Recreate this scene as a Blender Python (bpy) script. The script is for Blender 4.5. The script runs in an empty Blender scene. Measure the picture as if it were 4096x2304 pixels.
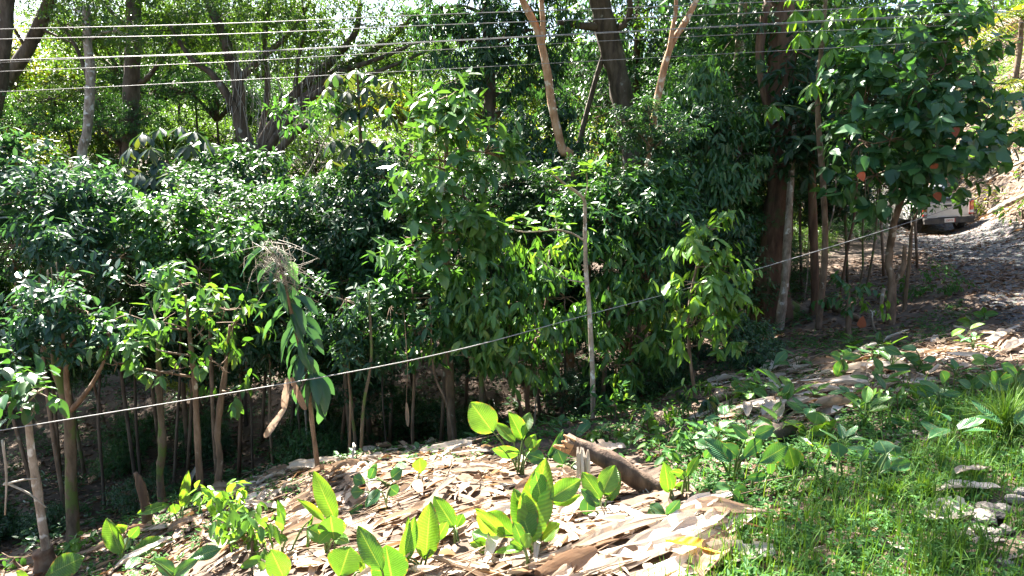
import bpy, bmesh, math, random
import numpy as np
from mathutils import Vector, Matrix

SC = bpy.context.scene
COL = SC.collection
rng = np.random.default_rng(7)
random.seed(7)

# ------------------------------------------------------------------ camera
PITCH = math.radians(9.0)
FPX = 2731.0                                     # focal length in pixels of the 4096 wide photograph
cam_d = bpy.data.cameras.new('camera'); cam = bpy.data.objects.new('camera', cam_d); COL.objects.link(cam)
cam_d.sensor_width = 36.0; cam_d.lens = 36.0 * FPX / 4096.0
cam_d.clip_start = 0.05; cam_d.clip_end = 3000.0
cam.location = (0, 0, 0); cam.rotation_euler = (math.pi / 2 - PITCH, 0, 0)
SC.camera = cam

# ------------------------------------------------------------------ light
SUN = np.array((-0.40, 0.56, 0.80)); SUN = SUN / np.linalg.norm(SUN)     # towards the sun: high, behind the trees, from the left
EL = math.asin(SUN[2]); AZ = math.atan2(SUN[0], SUN[1])
world = bpy.data.worlds.new('World'); SC.world = world; world.use_nodes = True
wn = world.node_tree
sky = wn.nodes.new('ShaderNodeTexSky'); sky.sky_type = 'NISHITA'; sky.sun_disc = False
sky.sun_elevation = EL; sky.sun_rotation = AZ; sky.dust_density = 2.0; sky.air_density = 1.0
wn.links.new(sky.outputs[0], wn.nodes['Background'].inputs[0]); wn.nodes['Background'].inputs[1].default_value = 0.05
sun_d = bpy.data.lights.new('sun', 'SUN'); sun_d.energy = 5.0; sun_d.angle = math.radians(0.53); sun_d.color = (1.0, 0.94, 0.84)
sun = bpy.data.objects.new('sun', sun_d); COL.objects.link(sun)
sun.rotation_euler = Vector(-SUN).to_track_quat('-Z', 'Y').to_euler()
SC.view_settings.view_transform = 'Standard'; SC.view_settings.look = 'None'
SC.view_settings.exposure = 3.3; SC.view_settings.gamma = 1.0; SC.view_settings.use_curve_mapping = False
SC.cycles.max_bounces = 6; SC.cycles.diffuse_bounces = 4; SC.cycles.glossy_bounces = 2; SC.cycles.transmission_bounces = 4
SC.cycles.caustics_reflective = False; SC.cycles.caustics_refractive = False
SC.cycles.use_denoising = True

# ------------------------------------------------------------------ small helpers
CP, SP = math.cos(PITCH), math.sin(PITCH)

def ray(px, py):
    a = (px - 2048.0) / FPX; b = (1152.0 - py) / FPX
    return np.array((a, CP + b * SP, -SP + b * CP))

def P(px, py, d):                                # the point d metres ahead of the camera behind that pixel
    r = ray(px, py); return r * (d / r[1])

def M(pix, d):                                   # pixels -> metres at that distance
    return pix * d / FPX

def unit(v):
    v = np.asarray(v, float); return v / np.maximum(np.linalg.norm(v, axis=-1, keepdims=True), 1e-9)

# terrain: a smooth surface through measured points
CTRL = np.array([
    # road, left edge and right edge
    (2.6, -4, -2.0), (3.1, 1, -2.0), (3.9, 3, -2.0), (4.9, 5, -2.0), (6.7, 8.5, -2.05), (9.4, 14, -2.05), (12.2, 20, -2.05), (14.5, 26, -2.0), (16.2, 33, -1.7), (17.5, 44, -0.9),
    (6.6, -4, -1.95), (7.1, 1, -1.95), (8.0, 4, -1.95), (10.4, 8.5, -1.9), (13.0, 14, -1.9), (16.0, 21, -1.95), (18.6, 27.7, -1.95), (20.0, 34, -1.6), (21.3, 44, -0.6), (16.4, 25.5, -2.08), (16.8, 28.5, -2.05), (15.2, 25.5, -2.12), (16.2, 30.5, -1.95),
    # bank beyond the road
    (10, 1, -0.2), (12.5, 6, 0.2), (15.5, 13, 0.8), (18.6, 20.5, 1.0), (21.6, 27.5, 1.8), (23.2, 34, 2.6), (25, 45, 4),
    (15, 1, 3.5), (19, 11, 5), (22.5, 19, 5.5), (25.5, 26, 6.4), (28, 34, 8), (30, 46, 9), (40, 10, 12), (42, 30, 14), (45, 55, 15),
    # verge and slope in front
    (2.2, 3.4, -2.15), (1.2, 4.4, -2.5), (0, 4.4, -2.72), (-1.2, 4.8, -2.95), (-2.4, 5.3, -3.3), (-4.2, 6.0, -3.9), (-6, 6.6, -4.4), (0, 1, -2.4), (-3, 2, -2.9), (-6, 3, -3.8), (0, -4, -2.2), (-8, -3, -4),
    (-4.3, 8.1, -4.0), (-2.07, 8.3, -3.5), (-0.5, 8.3, -3.25), (1.13, 8.4, -3.05), (2.8, 9.6, -2.92), (4.1, 11.5, -2.9), (5.9, 12.6, -2.72), (3.3, 6.6, -2.4), (1.5, 6.3, -2.7), (-0.5, 6.4, -3.0), (-2.3, 6.8, -3.35),
    # gully and the far side
    (-9, 9, -5.6), (-6, 11, -5.6), (-2, 11.5, -5.1), (1.2, 11.5, -4.3), (4.2, 14, -3.5), (-14, 12, -6), (-9, 15, -5.4), (-4, 15, -4.8), (0, 15.5, -4.0), (4, 17.5, -3.3), (7.2, 17, -2.7),
    (-14, 20, -4.6), (-5, 21, -3.4), (2, 22, -2.8), (9, 22, -2.3), (-20, 30, -2), (-8, 30, -0.9), (2, 30, -0.6), (10, 31, -1.0), (-25, 45, 1.5), (-5, 45, 2.2), (8, 45, 1.5),
    (-40, 70, 4), (0, 70, 4.5), (30, 75, 8), (-60, 10, -4), (-60, 40, 1), (-120, 120, 5), (0, 130, 6), (120, 120, 12), (90, 20, 18), (-90, -40, -6), (0, -60, -4), (90, -50, 10)], float)

def _phi(r):
    return r

def _fit():
    n = len(CTRL); d = np.linalg.norm(CTRL[:, None, :2] - CTRL[None, :, :2], axis=2)
    A = np.zeros((n + 3, n + 3)); A[:n, :n] = _phi(d); A[:n, n] = 1; A[:n, n + 1:] = CTRL[:, :2]; A[n, :n] = 1; A[n + 1:, :n] = CTRL[:, :2].T
    return np.linalg.solve(A, np.concatenate((CTRL[:, 2], np.zeros(3))))
_W = _fit()

def h(x, y):
    x = np.atleast_1d(np.asarray(x, float)); y = np.atleast_1d(np.asarray(y, float)); out = np.empty(x.size)
    xf, yf = x.ravel(), y.ravel(); n = len(CTRL)
    for s in range(0, x.size, 20000):
        xs, ys = xf[s:s + 20000], yf[s:s + 20000]
        d = np.sqrt((xs[:, None] - CTRL[None, :, 0]) ** 2 + (ys[:, None] - CTRL[None, :, 1]) ** 2 + 0.25)
        out[s:s + 20000] = d @ _W[:n] + _W[n] + _W[n + 1] * xs + _W[n + 2] * ys
    near = np.clip(1 - (yf - 30) / 20, 0.15, 1)
    out += near * (0.05 * np.sin(xf * 2.1 + 1.3 * np.sin(yf * 1.1)) * np.sin(yf * 1.7 + xf * 0.6) + 0.022 * np.sin(xf * 5.3 + yf * 2.2) * np.sin(yf * 4.7 - xf * 1.9))
    far = np.hypot(xf, yf) > 140
    out = np.where(far, np.clip(out, -4, 8), out)
    return out.reshape(x.shape)

def hz(x, y):
    return float(h(x, y)[0])

_ts = np.concatenate((np.arange(2.5, 14, 0.05), np.arange(14, 60, 0.2)))
def G(px, py):                                   # where that line of sight meets the ground
    r = ray(px, py); q = _ts[:, None] * (r / r[1])[None]
    k = np.argmax(h(q[:, 0], q[:, 1]) > q[:, 2])
    p = q[k].copy() if k > 0 else q[-1].copy(); p[2] = hz(p[0], p[1]); return p

def gpoly(pts): return [tuple(G(*p)[:2]) for p in pts]

HEAP = gpoly([(1000, 1900), (1500, 1790), (1950, 1810), (2300, 1860), (2450, 2080), (2700, 1990), (2950, 2110), (2900, 2420), (1000, 2420), (900, 2100)])
BAND = gpoly([(2750, 1690), (2950, 1480), (3350, 1440), (3650, 1420), (3600, 1560), (3350, 1660), (3250, 1760), (2950, 1740)])
VERGE = gpoly([(3450, 1460), (3800, 1330), (4200, 1320), (4200, 1480), (3800, 1520), (3500, 1620)])
LEFTP = gpoly([(340, 2240), (800, 2000), (1000, 1900), (1400, 1800), (1200, 2000), (900, 2180), (700, 2320), (350, 2330)])
GRASSR = gpoly([(2560, 2420), (2950, 2130), (3250, 1980), (3500, 1900), (3750, 1760), (3950, 1560), (4250, 1480), (4500, 2600), (2560, 2600)])
HERBR = gpoly([(2650, 1800), (2900, 1640), (3300, 1720), (3600, 1560), (4300, 1480), (4300, 2500), (2700, 2500), (2950, 2100), (2720, 1950)])
RIDGE = gpoly([(300, 2260), (700, 1960), (1400, 1770), (2000, 1760), (2350, 1640), (2700, 1560), (3000, 1380), (3500, 1330), (3850, 1200), (3950, 1300), (3400, 1500), (2900, 1650), (2650, 1850), (2000, 1850), (1300, 1900), (800, 2200), (350, 2420)])
STONEZ = gpoly([(3820, 2130), (3900, 2050), (4000, 2020), (4200, 1940), (4250, 2330), (3880, 2240)])

ROADC = np.array([(3.1, 1), (3.9, 3), (4.9, 5), (6.7, 8.5), (9.4, 14), (12.2, 20), (14.5, 26), (16.2, 33), (17.5, 44)], float)
ROADR = np.array([(7.1, 1), (7.6, 3), (8.5, 5), (10.4, 8.5), (13.0, 14), (15.7, 20), (18.2, 26), (20.0, 33), (21.5, 44)], float)
def road_mask(x, y):
    l = np.interp(y, ROADC[:, 1], ROADC[:, 0]); r = np.interp(y, ROADR[:, 1], ROADR[:, 0]); return (x > l) & (x < r) & (y > -6) & (y < 46)

# ------------------------------------------------------------------ object plumbing
def mesh_np(name, verts, polys, mat=None, attr=None, smooth=False, uv=None):
    """verts (n,3); polys (m,k) all of one size, or a list of such arrays."""
    if isinstance(polys, np.ndarray): polys = [polys]
    polys = [p for p in polys if len(p)]
    me = bpy.data.meshes.new(name); nv = len(verts)
    me.vertices.add(nv); me.vertices.foreach_set('co', np.ascontiguousarray(verts, np.float32).ravel())
    loops = np.concatenate([p.ravel() for p in polys]).astype(np.int32)
    tot = np.concatenate([np.full(len(p), p.shape[1], np.int32) for p in polys]); st = np.concatenate(([0], np.cumsum(tot)[:-1])).astype(np.int32)
    me.loops.add(len(loops)); me.loops.foreach_set('vertex_index', loops)
    me.polygons.add(len(tot)); me.polygons.foreach_set('loop_start', st)
    me.polygons.foreach_set('use_smooth', np.full(len(tot), smooth))
    if attr is not None:
        a = me.attributes.new('rnd', 'FLOAT', 'POINT'); a.data.foreach_set('value', np.ascontiguousarray(attr, np.float32))
    if uv is not None:
        l = me.uv_layers.new(name='uv'); l.data.foreach_set('uv', np.ascontiguousarray(uv[loops], np.float32).ravel())
    me.update(calc_edges=True)
    if mat: me.materials.append(mat)
    return me

def link(name, me, parent=None, loc=None, mat4=None):
    o = bpy.data.objects.new(name, me); COL.objects.link(o)
    if parent is not None: o.parent = parent
    if loc is not None: o.location = tuple(loc)
    if mat4 is not None: o.matrix_local = mat4
    return o

def tag(o, label=None, cat=None, group=None, kind=None):
    if label: o['label'] = label
    if cat: o['category'] = cat
    if group: o['group'] = group
    if kind: o['kind'] = kind
    return o

def thing(name, loc, label, cat, group=None):
    o = bpy.data.objects.new(name, None); COL.objects.link(o); o.location = tuple(loc); o.empty_display_size = 0.1
    return tag(o, label, cat, group)

# ------------------------------------------------------------------ materials
def newmat(name):
    m = bpy.data.materials.new(name); m.use_nodes = True; nt = m.node_tree
    return m, nt, nt.nodes, nt.links, nt.nodes['Principled BSDF'], nt.nodes['Material Output']

def ramp(N, cols):
    r = N.new('ShaderNodeValToRGB'); e = r.color_ramp.elements
    while len(e) < len(cols): e.new(0.5)
    for k, c in enumerate(cols):
        pos, c = (c[0], c[1]) if isinstance(c[0], float) and isinstance(c[1], tuple) else (k / (len(cols) - 1), c)
        e[k].position = pos; e[k].color = (*c, 1)
    return r

def leafmat(name, cols, trans=0.38, rough=0.38, tcol=(1.7, 1.55, 0.5), obj_random=False, veins=0.0, spec=0.5):
    m, nt, N, L, b, out = newmat(name)
    if obj_random:
        src = N.new('ShaderNodeObjectInfo').outputs['Random']
    else:
        a = N.new('ShaderNodeAttribute'); a.attribute_name = 'rnd'; src = a.outputs['Fac']
    r = ramp(N, cols); L.new(src, r.inputs[0]); col = r.outputs[0]
    if veins:
        uv = N.new('ShaderNodeUVMap'); sep = N.new('ShaderNodeSeparateXYZ'); L.new(uv.outputs[0], sep.inputs[0])
        ab = N.new('ShaderNodeMath'); ab.operation = 'ABSOLUTE'; L.new(sep.outputs[0], ab.inputs[0])
        mu = N.new('ShaderNodeMath'); mu.operation = 'MULTIPLY_ADD'; L.new(ab.outputs[0], mu.inputs[0]); mu.inputs[1].default_value = -0.14; L.new(sep.outputs[1], mu.inputs[2])
        fr = N.new('ShaderNodeMath'); fr.operation = 'MULTIPLY'; L.new(mu.outputs[0], fr.inputs[0]); fr.inputs[1].default_value = veins
        si = N.new('ShaderNodeMath'); si.operation = 'SINE'; L.new(fr.outputs[0], si.inputs[0])
        bp = N.new('ShaderNodeBump'); bp.inputs['Strength'].default_value = 0.35; bp.inputs['Distance'].default_value = 0.01; L.new(si.outputs[0], bp.inputs['Height']); L.new(bp.outputs[0], b.inputs['Normal'])
        mr = N.new('ShaderNodeMapRange'); L.new(ab.outputs[0], mr.inputs[0]); mr.inputs[1].default_value = 0.0; mr.inputs[2].default_value = 0.07; mr.inputs[3].default_value = 1.0; mr.inputs[4].default_value = 0.0
        mx = N.new('ShaderNodeMix'); mx.data_type = 'RGBA'; L.new(mr.outputs[0], mx.inputs[0]); L.new(col, mx.inputs[6]); mx.inputs[7].default_value = (0.22, 0.32, 0.08, 1)
        ns = N.new('ShaderNodeTexNoise'); ns.inputs['Scale'].default_value = 7; ns.inputs['Detail'].default_value = 4
        hs = N.new('ShaderNodeHueSaturation'); mr2 = N.new('ShaderNodeMapRange'); L.new(ns.outputs[0], mr2.inputs[0]); mr2.inputs[3].default_value = 0.75; mr2.inputs[4].default_value = 1.25
        vm = N.new('ShaderNodeMapRange'); L.new(si.outputs[0], vm.inputs[0]); vm.inputs[1].default_value = -1; vm.inputs[3].default_value = .86; vm.inputs[4].default_value = 1.14; pm = N.new('ShaderNodeMath'); pm.operation = 'MULTIPLY'; L.new(vm.outputs[0], pm.inputs[0]); L.new(mr2.outputs[0], pm.inputs[1])
        L.new(pm.outputs[0], hs.inputs['Value']); L.new(mx.outputs[2], hs.inputs['Color']); col = hs.outputs[0]
        eg = N.new('ShaderNodeMath'); eg.operation = 'MULTIPLY_ADD'; L.new(ns.outputs[0], eg.inputs[0]); eg.inputs[1].default_value = 1.1; L.new(ab.outputs[0], eg.inputs[2]); em = N.new('ShaderNodeMapRange'); L.new(eg.outputs[0], em.inputs[0]); em.inputs[1].default_value = 1.5; em.inputs[2].default_value = 1.62
        bx_ = N.new('ShaderNodeMix'); bx_.data_type = 'RGBA'; L.new(em.outputs[0], bx_.inputs[0]); L.new(col, bx_.inputs[6]); bx_.inputs[7].default_value = (.22, .15, .05, 1); col = bx_.outputs[2]
    L.new(col, b.inputs['Base Color']); b.inputs['Roughness'].default_value = rough; b.inputs['Specular IOR Level'].default_value = spec
    t = N.new('ShaderNodeBsdfTranslucent'); g = N.new('ShaderNodeMix'); g.data_type = 'RGBA'; g.blend_type = 'MULTIPLY'; g.inputs[0].default_value = 1.0
    L.new(col, g.inputs[6]); g.inputs[7].default_value = (*tcol, 1); L.new(g.outputs[2], t.inputs[0])
    mix = N.new('ShaderNodeMixShader'); mix.inputs[0].default_value = trans; L.new(b.outputs[0], mix.inputs[1]); L.new(t.outputs[0], mix.inputs[2]); L.new(mix.outputs[0], out.inputs[0])
    return m

LM = {}
def LMAT(key, obj=False):
    k = (key, obj)
    if k not in LM:
        cols, kw = {
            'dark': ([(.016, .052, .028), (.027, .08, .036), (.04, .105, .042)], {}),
            'blue': ([(.018, .06, .042), (.03, .088, .056), (.045, .115, .066)], {'rough': .36}),
            'mid': ([(.024, .08, .03), (.038, .112, .036), (.058, .145, .042)], {}),
            'hang': ([(.03, .09, .025), (.045, .125, .03), (.07, .17, .035), (.12, .2, .04)], {}),
            'light': ([(.06, .15, .03), (.085, .19, .035), (.12, .23, .04)], {}),
            'bright': ([(.09, .21, .025), (.12, .26, .03), (.15, .29, .04)], {}),
            'yellow': ([(.045, .10, .015), (.08, .15, .02), (.15, .19, .02), (.2, .17, .02)], {'trans': .5}),
            'far': ([(.035, .085, .018), (.05, .115, .022), (.075, .14, .025)], {'trans': .46}),
            'umber': ([(.016, .045, .030), (.025, .06, .03), (.06, .075, .02)], {}),
            'broad': ([(.024, .085, .035), (.042, .125, .045), (.07, .17, .05)], {'rough': .42}),
            'corr': ([(.042, .12, .035), (.06, .15, .04), (.085, .185, .045)], {'trans': .27, 'rough': .3}),
            'rust': ([(.18, .04, .015), (.28, .07, .02)], {'rough': .6, 'trans': .12, 'tcol': (1, .8, .6)}),
            'grass': ([(.045, .115, .02), (.07, .16, .025), (.12, .2, .04)], {'rough': .6, 'spec': .25}),
            'herb': ([(.035, .105, .03), (.05, .14, .035), (.08, .18, .04)], {'rough': .6, 'spec': .2}),
            'dry': ([(.10, .065, .04), (.28, .2, .14), (.45, .37, .29), (.58, .51, .43)], {'rough': .7, 'trans': .2, 'tcol': (1.1, .8, .5), 'spec': .25}),
            'litter': ([(.05, .028, .016), (.10, .055, .03), (.17, .10, .06), (.26, .18, .12)], {'rough': .65, 'trans': .12, 'tcol': (1.1, .8, .5), 'spec': .35}),
        }[key]
        LM[k] = leafmat('leaf_' + key + ('_single' if obj else ''), cols, obj_random=obj, **kw)
    return LM[k]
CALM = leafmat('ribbed_leaf', [(.05, .145, .03), (.065, .17, .03), (.085, .2, .035), (.115, .235, .035)], trans=.42, rough=.34, tcol=(2.0, 1.75, .45), obj_random=True, veins=120.0)
CALD = leafmat('ribbed_leaf_bluish', [(.035, .12, .045), (.05, .15, .05), (.06, .165, .045)], trans=.3, rough=.36, obj_random=True, veins=110.0)
YELM = leafmat('ageing_leaf', [(.40, .26, .02), (.45, .3, .03)], trans=.35, rough=.5, tcol=(1.3, 1.0, .4), obj_random=True, veins=60.0)

def dry_mat(name, cols, sc=1.0):
    m, nt, N, L, b, out = newmat(name)
    oi = N.new('ShaderNodeObjectInfo'); uv = N.new('ShaderNodeUVMap')
    mp = N.new('ShaderNodeMapping'); mp.inputs['Scale'].default_value = (14, 2.0, 1); L.new(uv.outputs[0], mp.inputs[0])
    n1 = N.new('ShaderNodeTexNoise'); n1.inputs['Scale'].default_value = 3; n1.inputs['Detail'].default_value = 6; L.new(mp.outputs[0], n1.inputs['Vector'])
    ad = N.new('ShaderNodeMath'); ad.operation = 'MULTIPLY_ADD'; L.new(oi.outputs['Random'], ad.inputs[0]); ad.inputs[1].default_value = 0.7
    sb = N.new('ShaderNodeMapRange'); L.new(n1.outputs[0], sb.inputs[0]); sb.inputs[1].default_value = .3; sb.inputs[2].default_value = .7; sb.inputs[3].default_value = -.15; sb.inputs[4].default_value = .45
    L.new(sb.outputs[0], ad.inputs[2]); r = ramp(N, cols); L.new(ad.outputs[0], r.inputs[0]); L.new(r.outputs[0], b.inputs['Base Color'])
    w = N.new('ShaderNodeTexWave'); w.bands_direction = 'Y'; w.inputs['Scale'].default_value = 26; w.inputs['Distortion'].default_value = 5; w.inputs['Detail'].default_value = 3; L.new(uv.outputs[0], w.inputs[0])
    bp = N.new('ShaderNodeBump'); bp.inputs['Strength'].default_value = .25; bp.inputs['Distance'].default_value = .006; L.new(w.outputs[0], bp.inputs['Height']); L.new(bp.outputs[0], b.inputs['Normal'])
    b.inputs['Roughness'].default_value = .65; b.inputs['Specular IOR Level'].default_value = .3
    t = N.new('ShaderNodeBsdfTranslucent'); L.new(r.outputs[0], t.inputs[0]); mix = N.new('ShaderNodeMixShader'); mix.inputs[0].default_value = .22
    L.new(b.outputs[0], mix.inputs[1]); L.new(t.outputs[0], mix.inputs[2]); L.new(mix.outputs[0], out.inputs[0]); return m
DRY = dry_mat('dry_leaf', [(.2, .125, .08), (.36, .27, .19), (.48, .4, .32), (.58, .51, .43)])
DRYP = dry_mat('dry_leaf_pale', [(.38, .31, .25), (.52, .45, .38), (.62, .56, .5)])
DRYB = dry_mat('dry_leaf_brown', [(.2, .12, .075), (.32, .22, .15), (.43, .33, .25)])

def bark(name, cols, scale=6.0, stretch=0.25, bump=.6, patch=None, rough=.85):
    m, nt, N, L, b, out = newmat(name)
    tc = N.new('ShaderNodeTexCoord'); mp = N.new('ShaderNodeMapping'); mp.inputs['Scale'].default_value = (1, 1, stretch); L.new(tc.outputs['Object'], mp.inputs[0])
    n = N.new('ShaderNodeTexNoise'); n.inputs['Scale'].default_value = scale; n.inputs['Detail'].default_value = 8; n.inputs['Roughness'].default_value = .65; L.new(mp.outputs[0], n.inputs['Vector'])
    mr = N.new('ShaderNodeMapRange'); L.new(n.outputs[0], mr.inputs[0]); mr.inputs[1].default_value = .36; mr.inputs[2].default_value = .64
    r = ramp(N, cols); L.new(mr.outputs[0], r.inputs[0]); col = r.outputs[0]
    if patch:
        n2 = N.new('ShaderNodeTexNoise'); n2.inputs['Scale'].default_value = patch[1]; n2.inputs['Detail'].default_value = 5; L.new(tc.outputs['Object'], n2.inputs['Vector'])
        m2 = N.new('ShaderNodeMapRange'); L.new(n2.outputs[0], m2.inputs[0]); m2.inputs[1].default_value = patch[2]; m2.inputs[2].default_value = patch[2] + .06
        mx = N.new('ShaderNodeMix'); mx.data_type = 'RGBA'; L.new(m2.outputs[0], mx.inputs[0]); L.new(col, mx.inputs[6]); mx.inputs[7].default_value = (*patch[0], 1); col = mx.outputs[2]
    L.new(col, b.inputs['Base Color']); b.inputs['Roughness'].default_value = rough
    bp = N.new('ShaderNodeBump'); bp.inputs['Strength'].default_value = bump; bp.inputs['Distance'].default_value = .03; L.new(n.outputs[0], bp.inputs['Height']); L.new(bp.outputs[0], b.inputs['Normal'])
    return m
BK = {
    'dark': bark('bark_dark', [(.035, .024, .016), (.08, .058, .04), (.13, .1, .075)], 7, .25, .7, ((.3, .3, .26), 3.0, .66)),
    'red': bark('bark_reddish', [(.05, .026, .015), (.11, .06, .035), (.17, .11, .07)], 6, .2, .8, ((.07, .09, .03), 2.2, .6)),
    'orange': bark('bark_orange', [(.22, .11, .05), (.33, .18, .09), (.42, .27, .16)], 9, .5, .35, ((.5, .42, .32), 7.0, .58)),
    'pale': bark('bark_pale', [(.12, .09, .065), (.26, .21, .16), (.38, .33, .27)], 10, .4, .5, ((.55, .54, .5), 6.0, .56)),
    'moss': bark('bark_mossy', [(.05, .035, .022), (.11, .08, .05), (.17, .13, .09)], 8, .3, .6, ((.08, .12, .025), 4.0, .5)),
    'tan': bark('bark_tan', [(.08, .05, .03), (.145, .095, .06), (.22, .155, .105)], 9, .35, .5, ((.34, .3, .24), 6.0, .62)),
    'dead': bark('dead_wood', [(.03, .018, .012), (.075, .045, .028), (.14, .09, .058)], 10, .15, .9),
    'core': bark('broken_wood', [(.2, .09, .035), (.34, .18, .08), (.42, .26, .13)], 14, .15, .9),
    'stem': bark('green_stem', [(.05, .10, .02), (.075, .13, .028), (.11, .16, .04)], 9, .2, .1, None, .45),
    'stalk': bark('dry_stalk', [(.13, .08, .05), (.24, .16, .1), (.36, .27, .18)], 12, .1, .4),
    'twig': bark('twig', [(.07, .045, .025), (.13, .085, .05), (.2, .14, .09)], 10, .3, .3),
    'greytwig': bark('grey_twig', [(.18, .16, .13), (.3, .27, .22), (.4, .37, .32)], 10, .3, .3),
    'cable': bark('cable_grey', [(.16, .16, .16), (.22, .22, .21), (.28, .28, .27)], 30, 1, .1, None, .5),
}

# ------------------------------------------------------------------ geometry helpers
def catmull(pts, n):
    pts = np.asarray(pts, float)
    if len(pts) == 2: return pts[0] + (pts[1] - pts[0]) * np.linspace(0, 1, n)[:, None]
    q = np.vstack((2 * pts[0] - pts[1], pts, 2 * pts[-1] - pts[-2])); out = []
    t = np.linspace(0, len(pts) - 1 - 1e-6, n)
    for s in t:
        i = int(s); f = s - i; p0, p1, p2, p3 = q[i:i + 4]
        out.append(.5 * ((2 * p1) + (-p0 + p2) * f + (2 * p0 - 5 * p1 + 4 * p2 - p3) * f * f + (-p0 + 3 * p1 - 3 * p2 + p3) * f ** 3))
    return np.array(out)

def tube(path, radii, sides=8, wob=0.0, flare=0.0, seed=0):
    """A closed tapering tube; returns verts, quads."""
    path = np.asarray(path, float); n = len(path); radii = np.interp(np.linspace(0, 1, n), np.linspace(0, 1, len(radii)), radii)
    T = unit(np.gradient(path, axis=0)); ref = np.array((0.31, 0.9, 0.3)) if abs(T[0][2]) > .7 else np.array((0, 0, 1.0))
    A = unit(np.cross(T, ref)); B = np.cross(T, A); ang = np.linspace(0, 2 * np.pi, sides, endpoint=False)
    r = radii[:, None] * np.ones((1, sides)); rg = np.random.default_rng(seed + 11)
    if wob:
        k = rg.uniform(0, 6.28, 4); z = np.arange(n)[:, None] * .9
        r = r * (1 + wob * (np.sin(ang[None] * 2 + k[0] + z * .5) * .5 + np.sin(ang[None] * 3 + k[1] - z * .7) * .4 + .5 * np.sin(z * 1.3 + k[2])) + wob * .5 * rg.normal(size=r.shape))
    if flare:
        s = np.clip(1 - np.arange(n) / max(1, n * .22), 0, 1)[:, None] ** 2; r = r * (1 + flare * s * (1 + .7 * np.sin(ang[None] * 5 + 1)))
    V = path[:, None] + A[:, None] * (np.cos(ang)[None, :, None] * r[..., None]) + B[:, None] * (np.sin(ang)[None, :, None] * r[..., None])
    V = V.reshape(-1, 3); i = np.arange(n - 1)[:, None] * sides; j = np.arange(sides)[None]; j2 = (j + 1) % sides
    Q = np.stack((i + j, i + j2, i + sides + j2, i + sides + j), axis=-1).reshape(-1, 4)
    V = np.vstack((V, path[0], path[-1])); a, b = len(V) - 2, len(V) - 1; e = (n - 1) * sides
    jj = np.arange(sides); tri = np.vstack((np.stack((jj * 0 + a, (jj + 1) % sides, jj), 1), np.stack((jj * 0 + b, e + jj, e + (jj + 1) % sides), 1)))
    return V, Q, tri

def tubes_mesh(name, specs, mat, base, smooth=True):
    vs, qs, ts, o = [], [], [], 0
    for (path, radii, sides, kw) in specs:
        V, Q, T = tube(path, radii, sides, **kw); vs.append(V); qs.append(Q + o); ts.append(T + o); o += len(V)
    return mesh_np(name, np.vstack(vs) - np.asarray(base), [np.vstack(qs), np.vstack(ts)], mat, smooth=smooth)

# leaf outlines: (u, v) with the crease along the midrib
T6 = (np.array([(0, 0), (.78, .28), (.72, .66), (0, 1), (-.72, .66), (-.78, .28)], float), np.array([(0, 1, 2, 3), (0, 3, 4, 5)]))
T4 = (np.array([(0, 0), (.9, .42), (0, 1), (-.9, .42)], float), np.array([(0, 1, 2), (0, 2, 3)]))
_v = [.0, .14, .36, .6, .82, 1.0]; _w = [0, .62, .98, .9, .55, 0]
def _t_long():
    pts = [(0, 0)]; 
    for k in range(1, 5): pts += [(-_w[k], _v[k]), (0, _v[k]), (_w[k], _v[k])]
    pts.append((0, 1)); q = []
    for k in range(3):
        a = 1 + 3 * k; q += [(a + 1, a, a + 3, a + 4), (a + 2, a + 1, a + 4, a + 5)]
    t = [(0, 2, 1, 1), (0, 3, 2, 2)]
    return np.array(pts, float), np.array(q), np.array([(0, 2, 1), (0, 3, 2), (10, 11, 13), (11, 12, 13)])
TL = _t_long()

def leaf_frames(D, N):
    D = unit(D); S = unit(np.cross(D, N)); return D, S, np.cross(S, D)

def leaf_mesh(name, Pb, D, N, Ln, Wd, rnd, mat, base, tmpl=T6, fold=.22, droop=.12):
    D, S, Nn = leaf_frames(D, N); pts = tmpl[0]; u, v = pts[:, 0], pts[:, 1]; n, k = len(Pb), len(pts)
    Ln = np.broadcast_to(Ln, (n,)); Wd = np.broadcast_to(Wd, (n,))
    V = (Pb[:, None] + D[:, None] * (v[None, :, None] * Ln[:, None, None]) + S[:, None] * (u[None, :, None] * .5 * Wd[:, None, None])
         + Nn[:, None] * ((np.abs(u)[None] * fold * Wd[:, None]) - droop * (v ** 2)[None] * Ln[:, None])[..., None])
    off = (np.arange(n) * k)[:, None, None]
    polys = [(p[None] + off).reshape(-1, p.shape[1]) for p in tmpl[1:]]
    return mesh_np(name, V.reshape(-1, 3) - np.asarray(base), polys, mat, attr=np.repeat(rnd, k), smooth=False)

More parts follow.
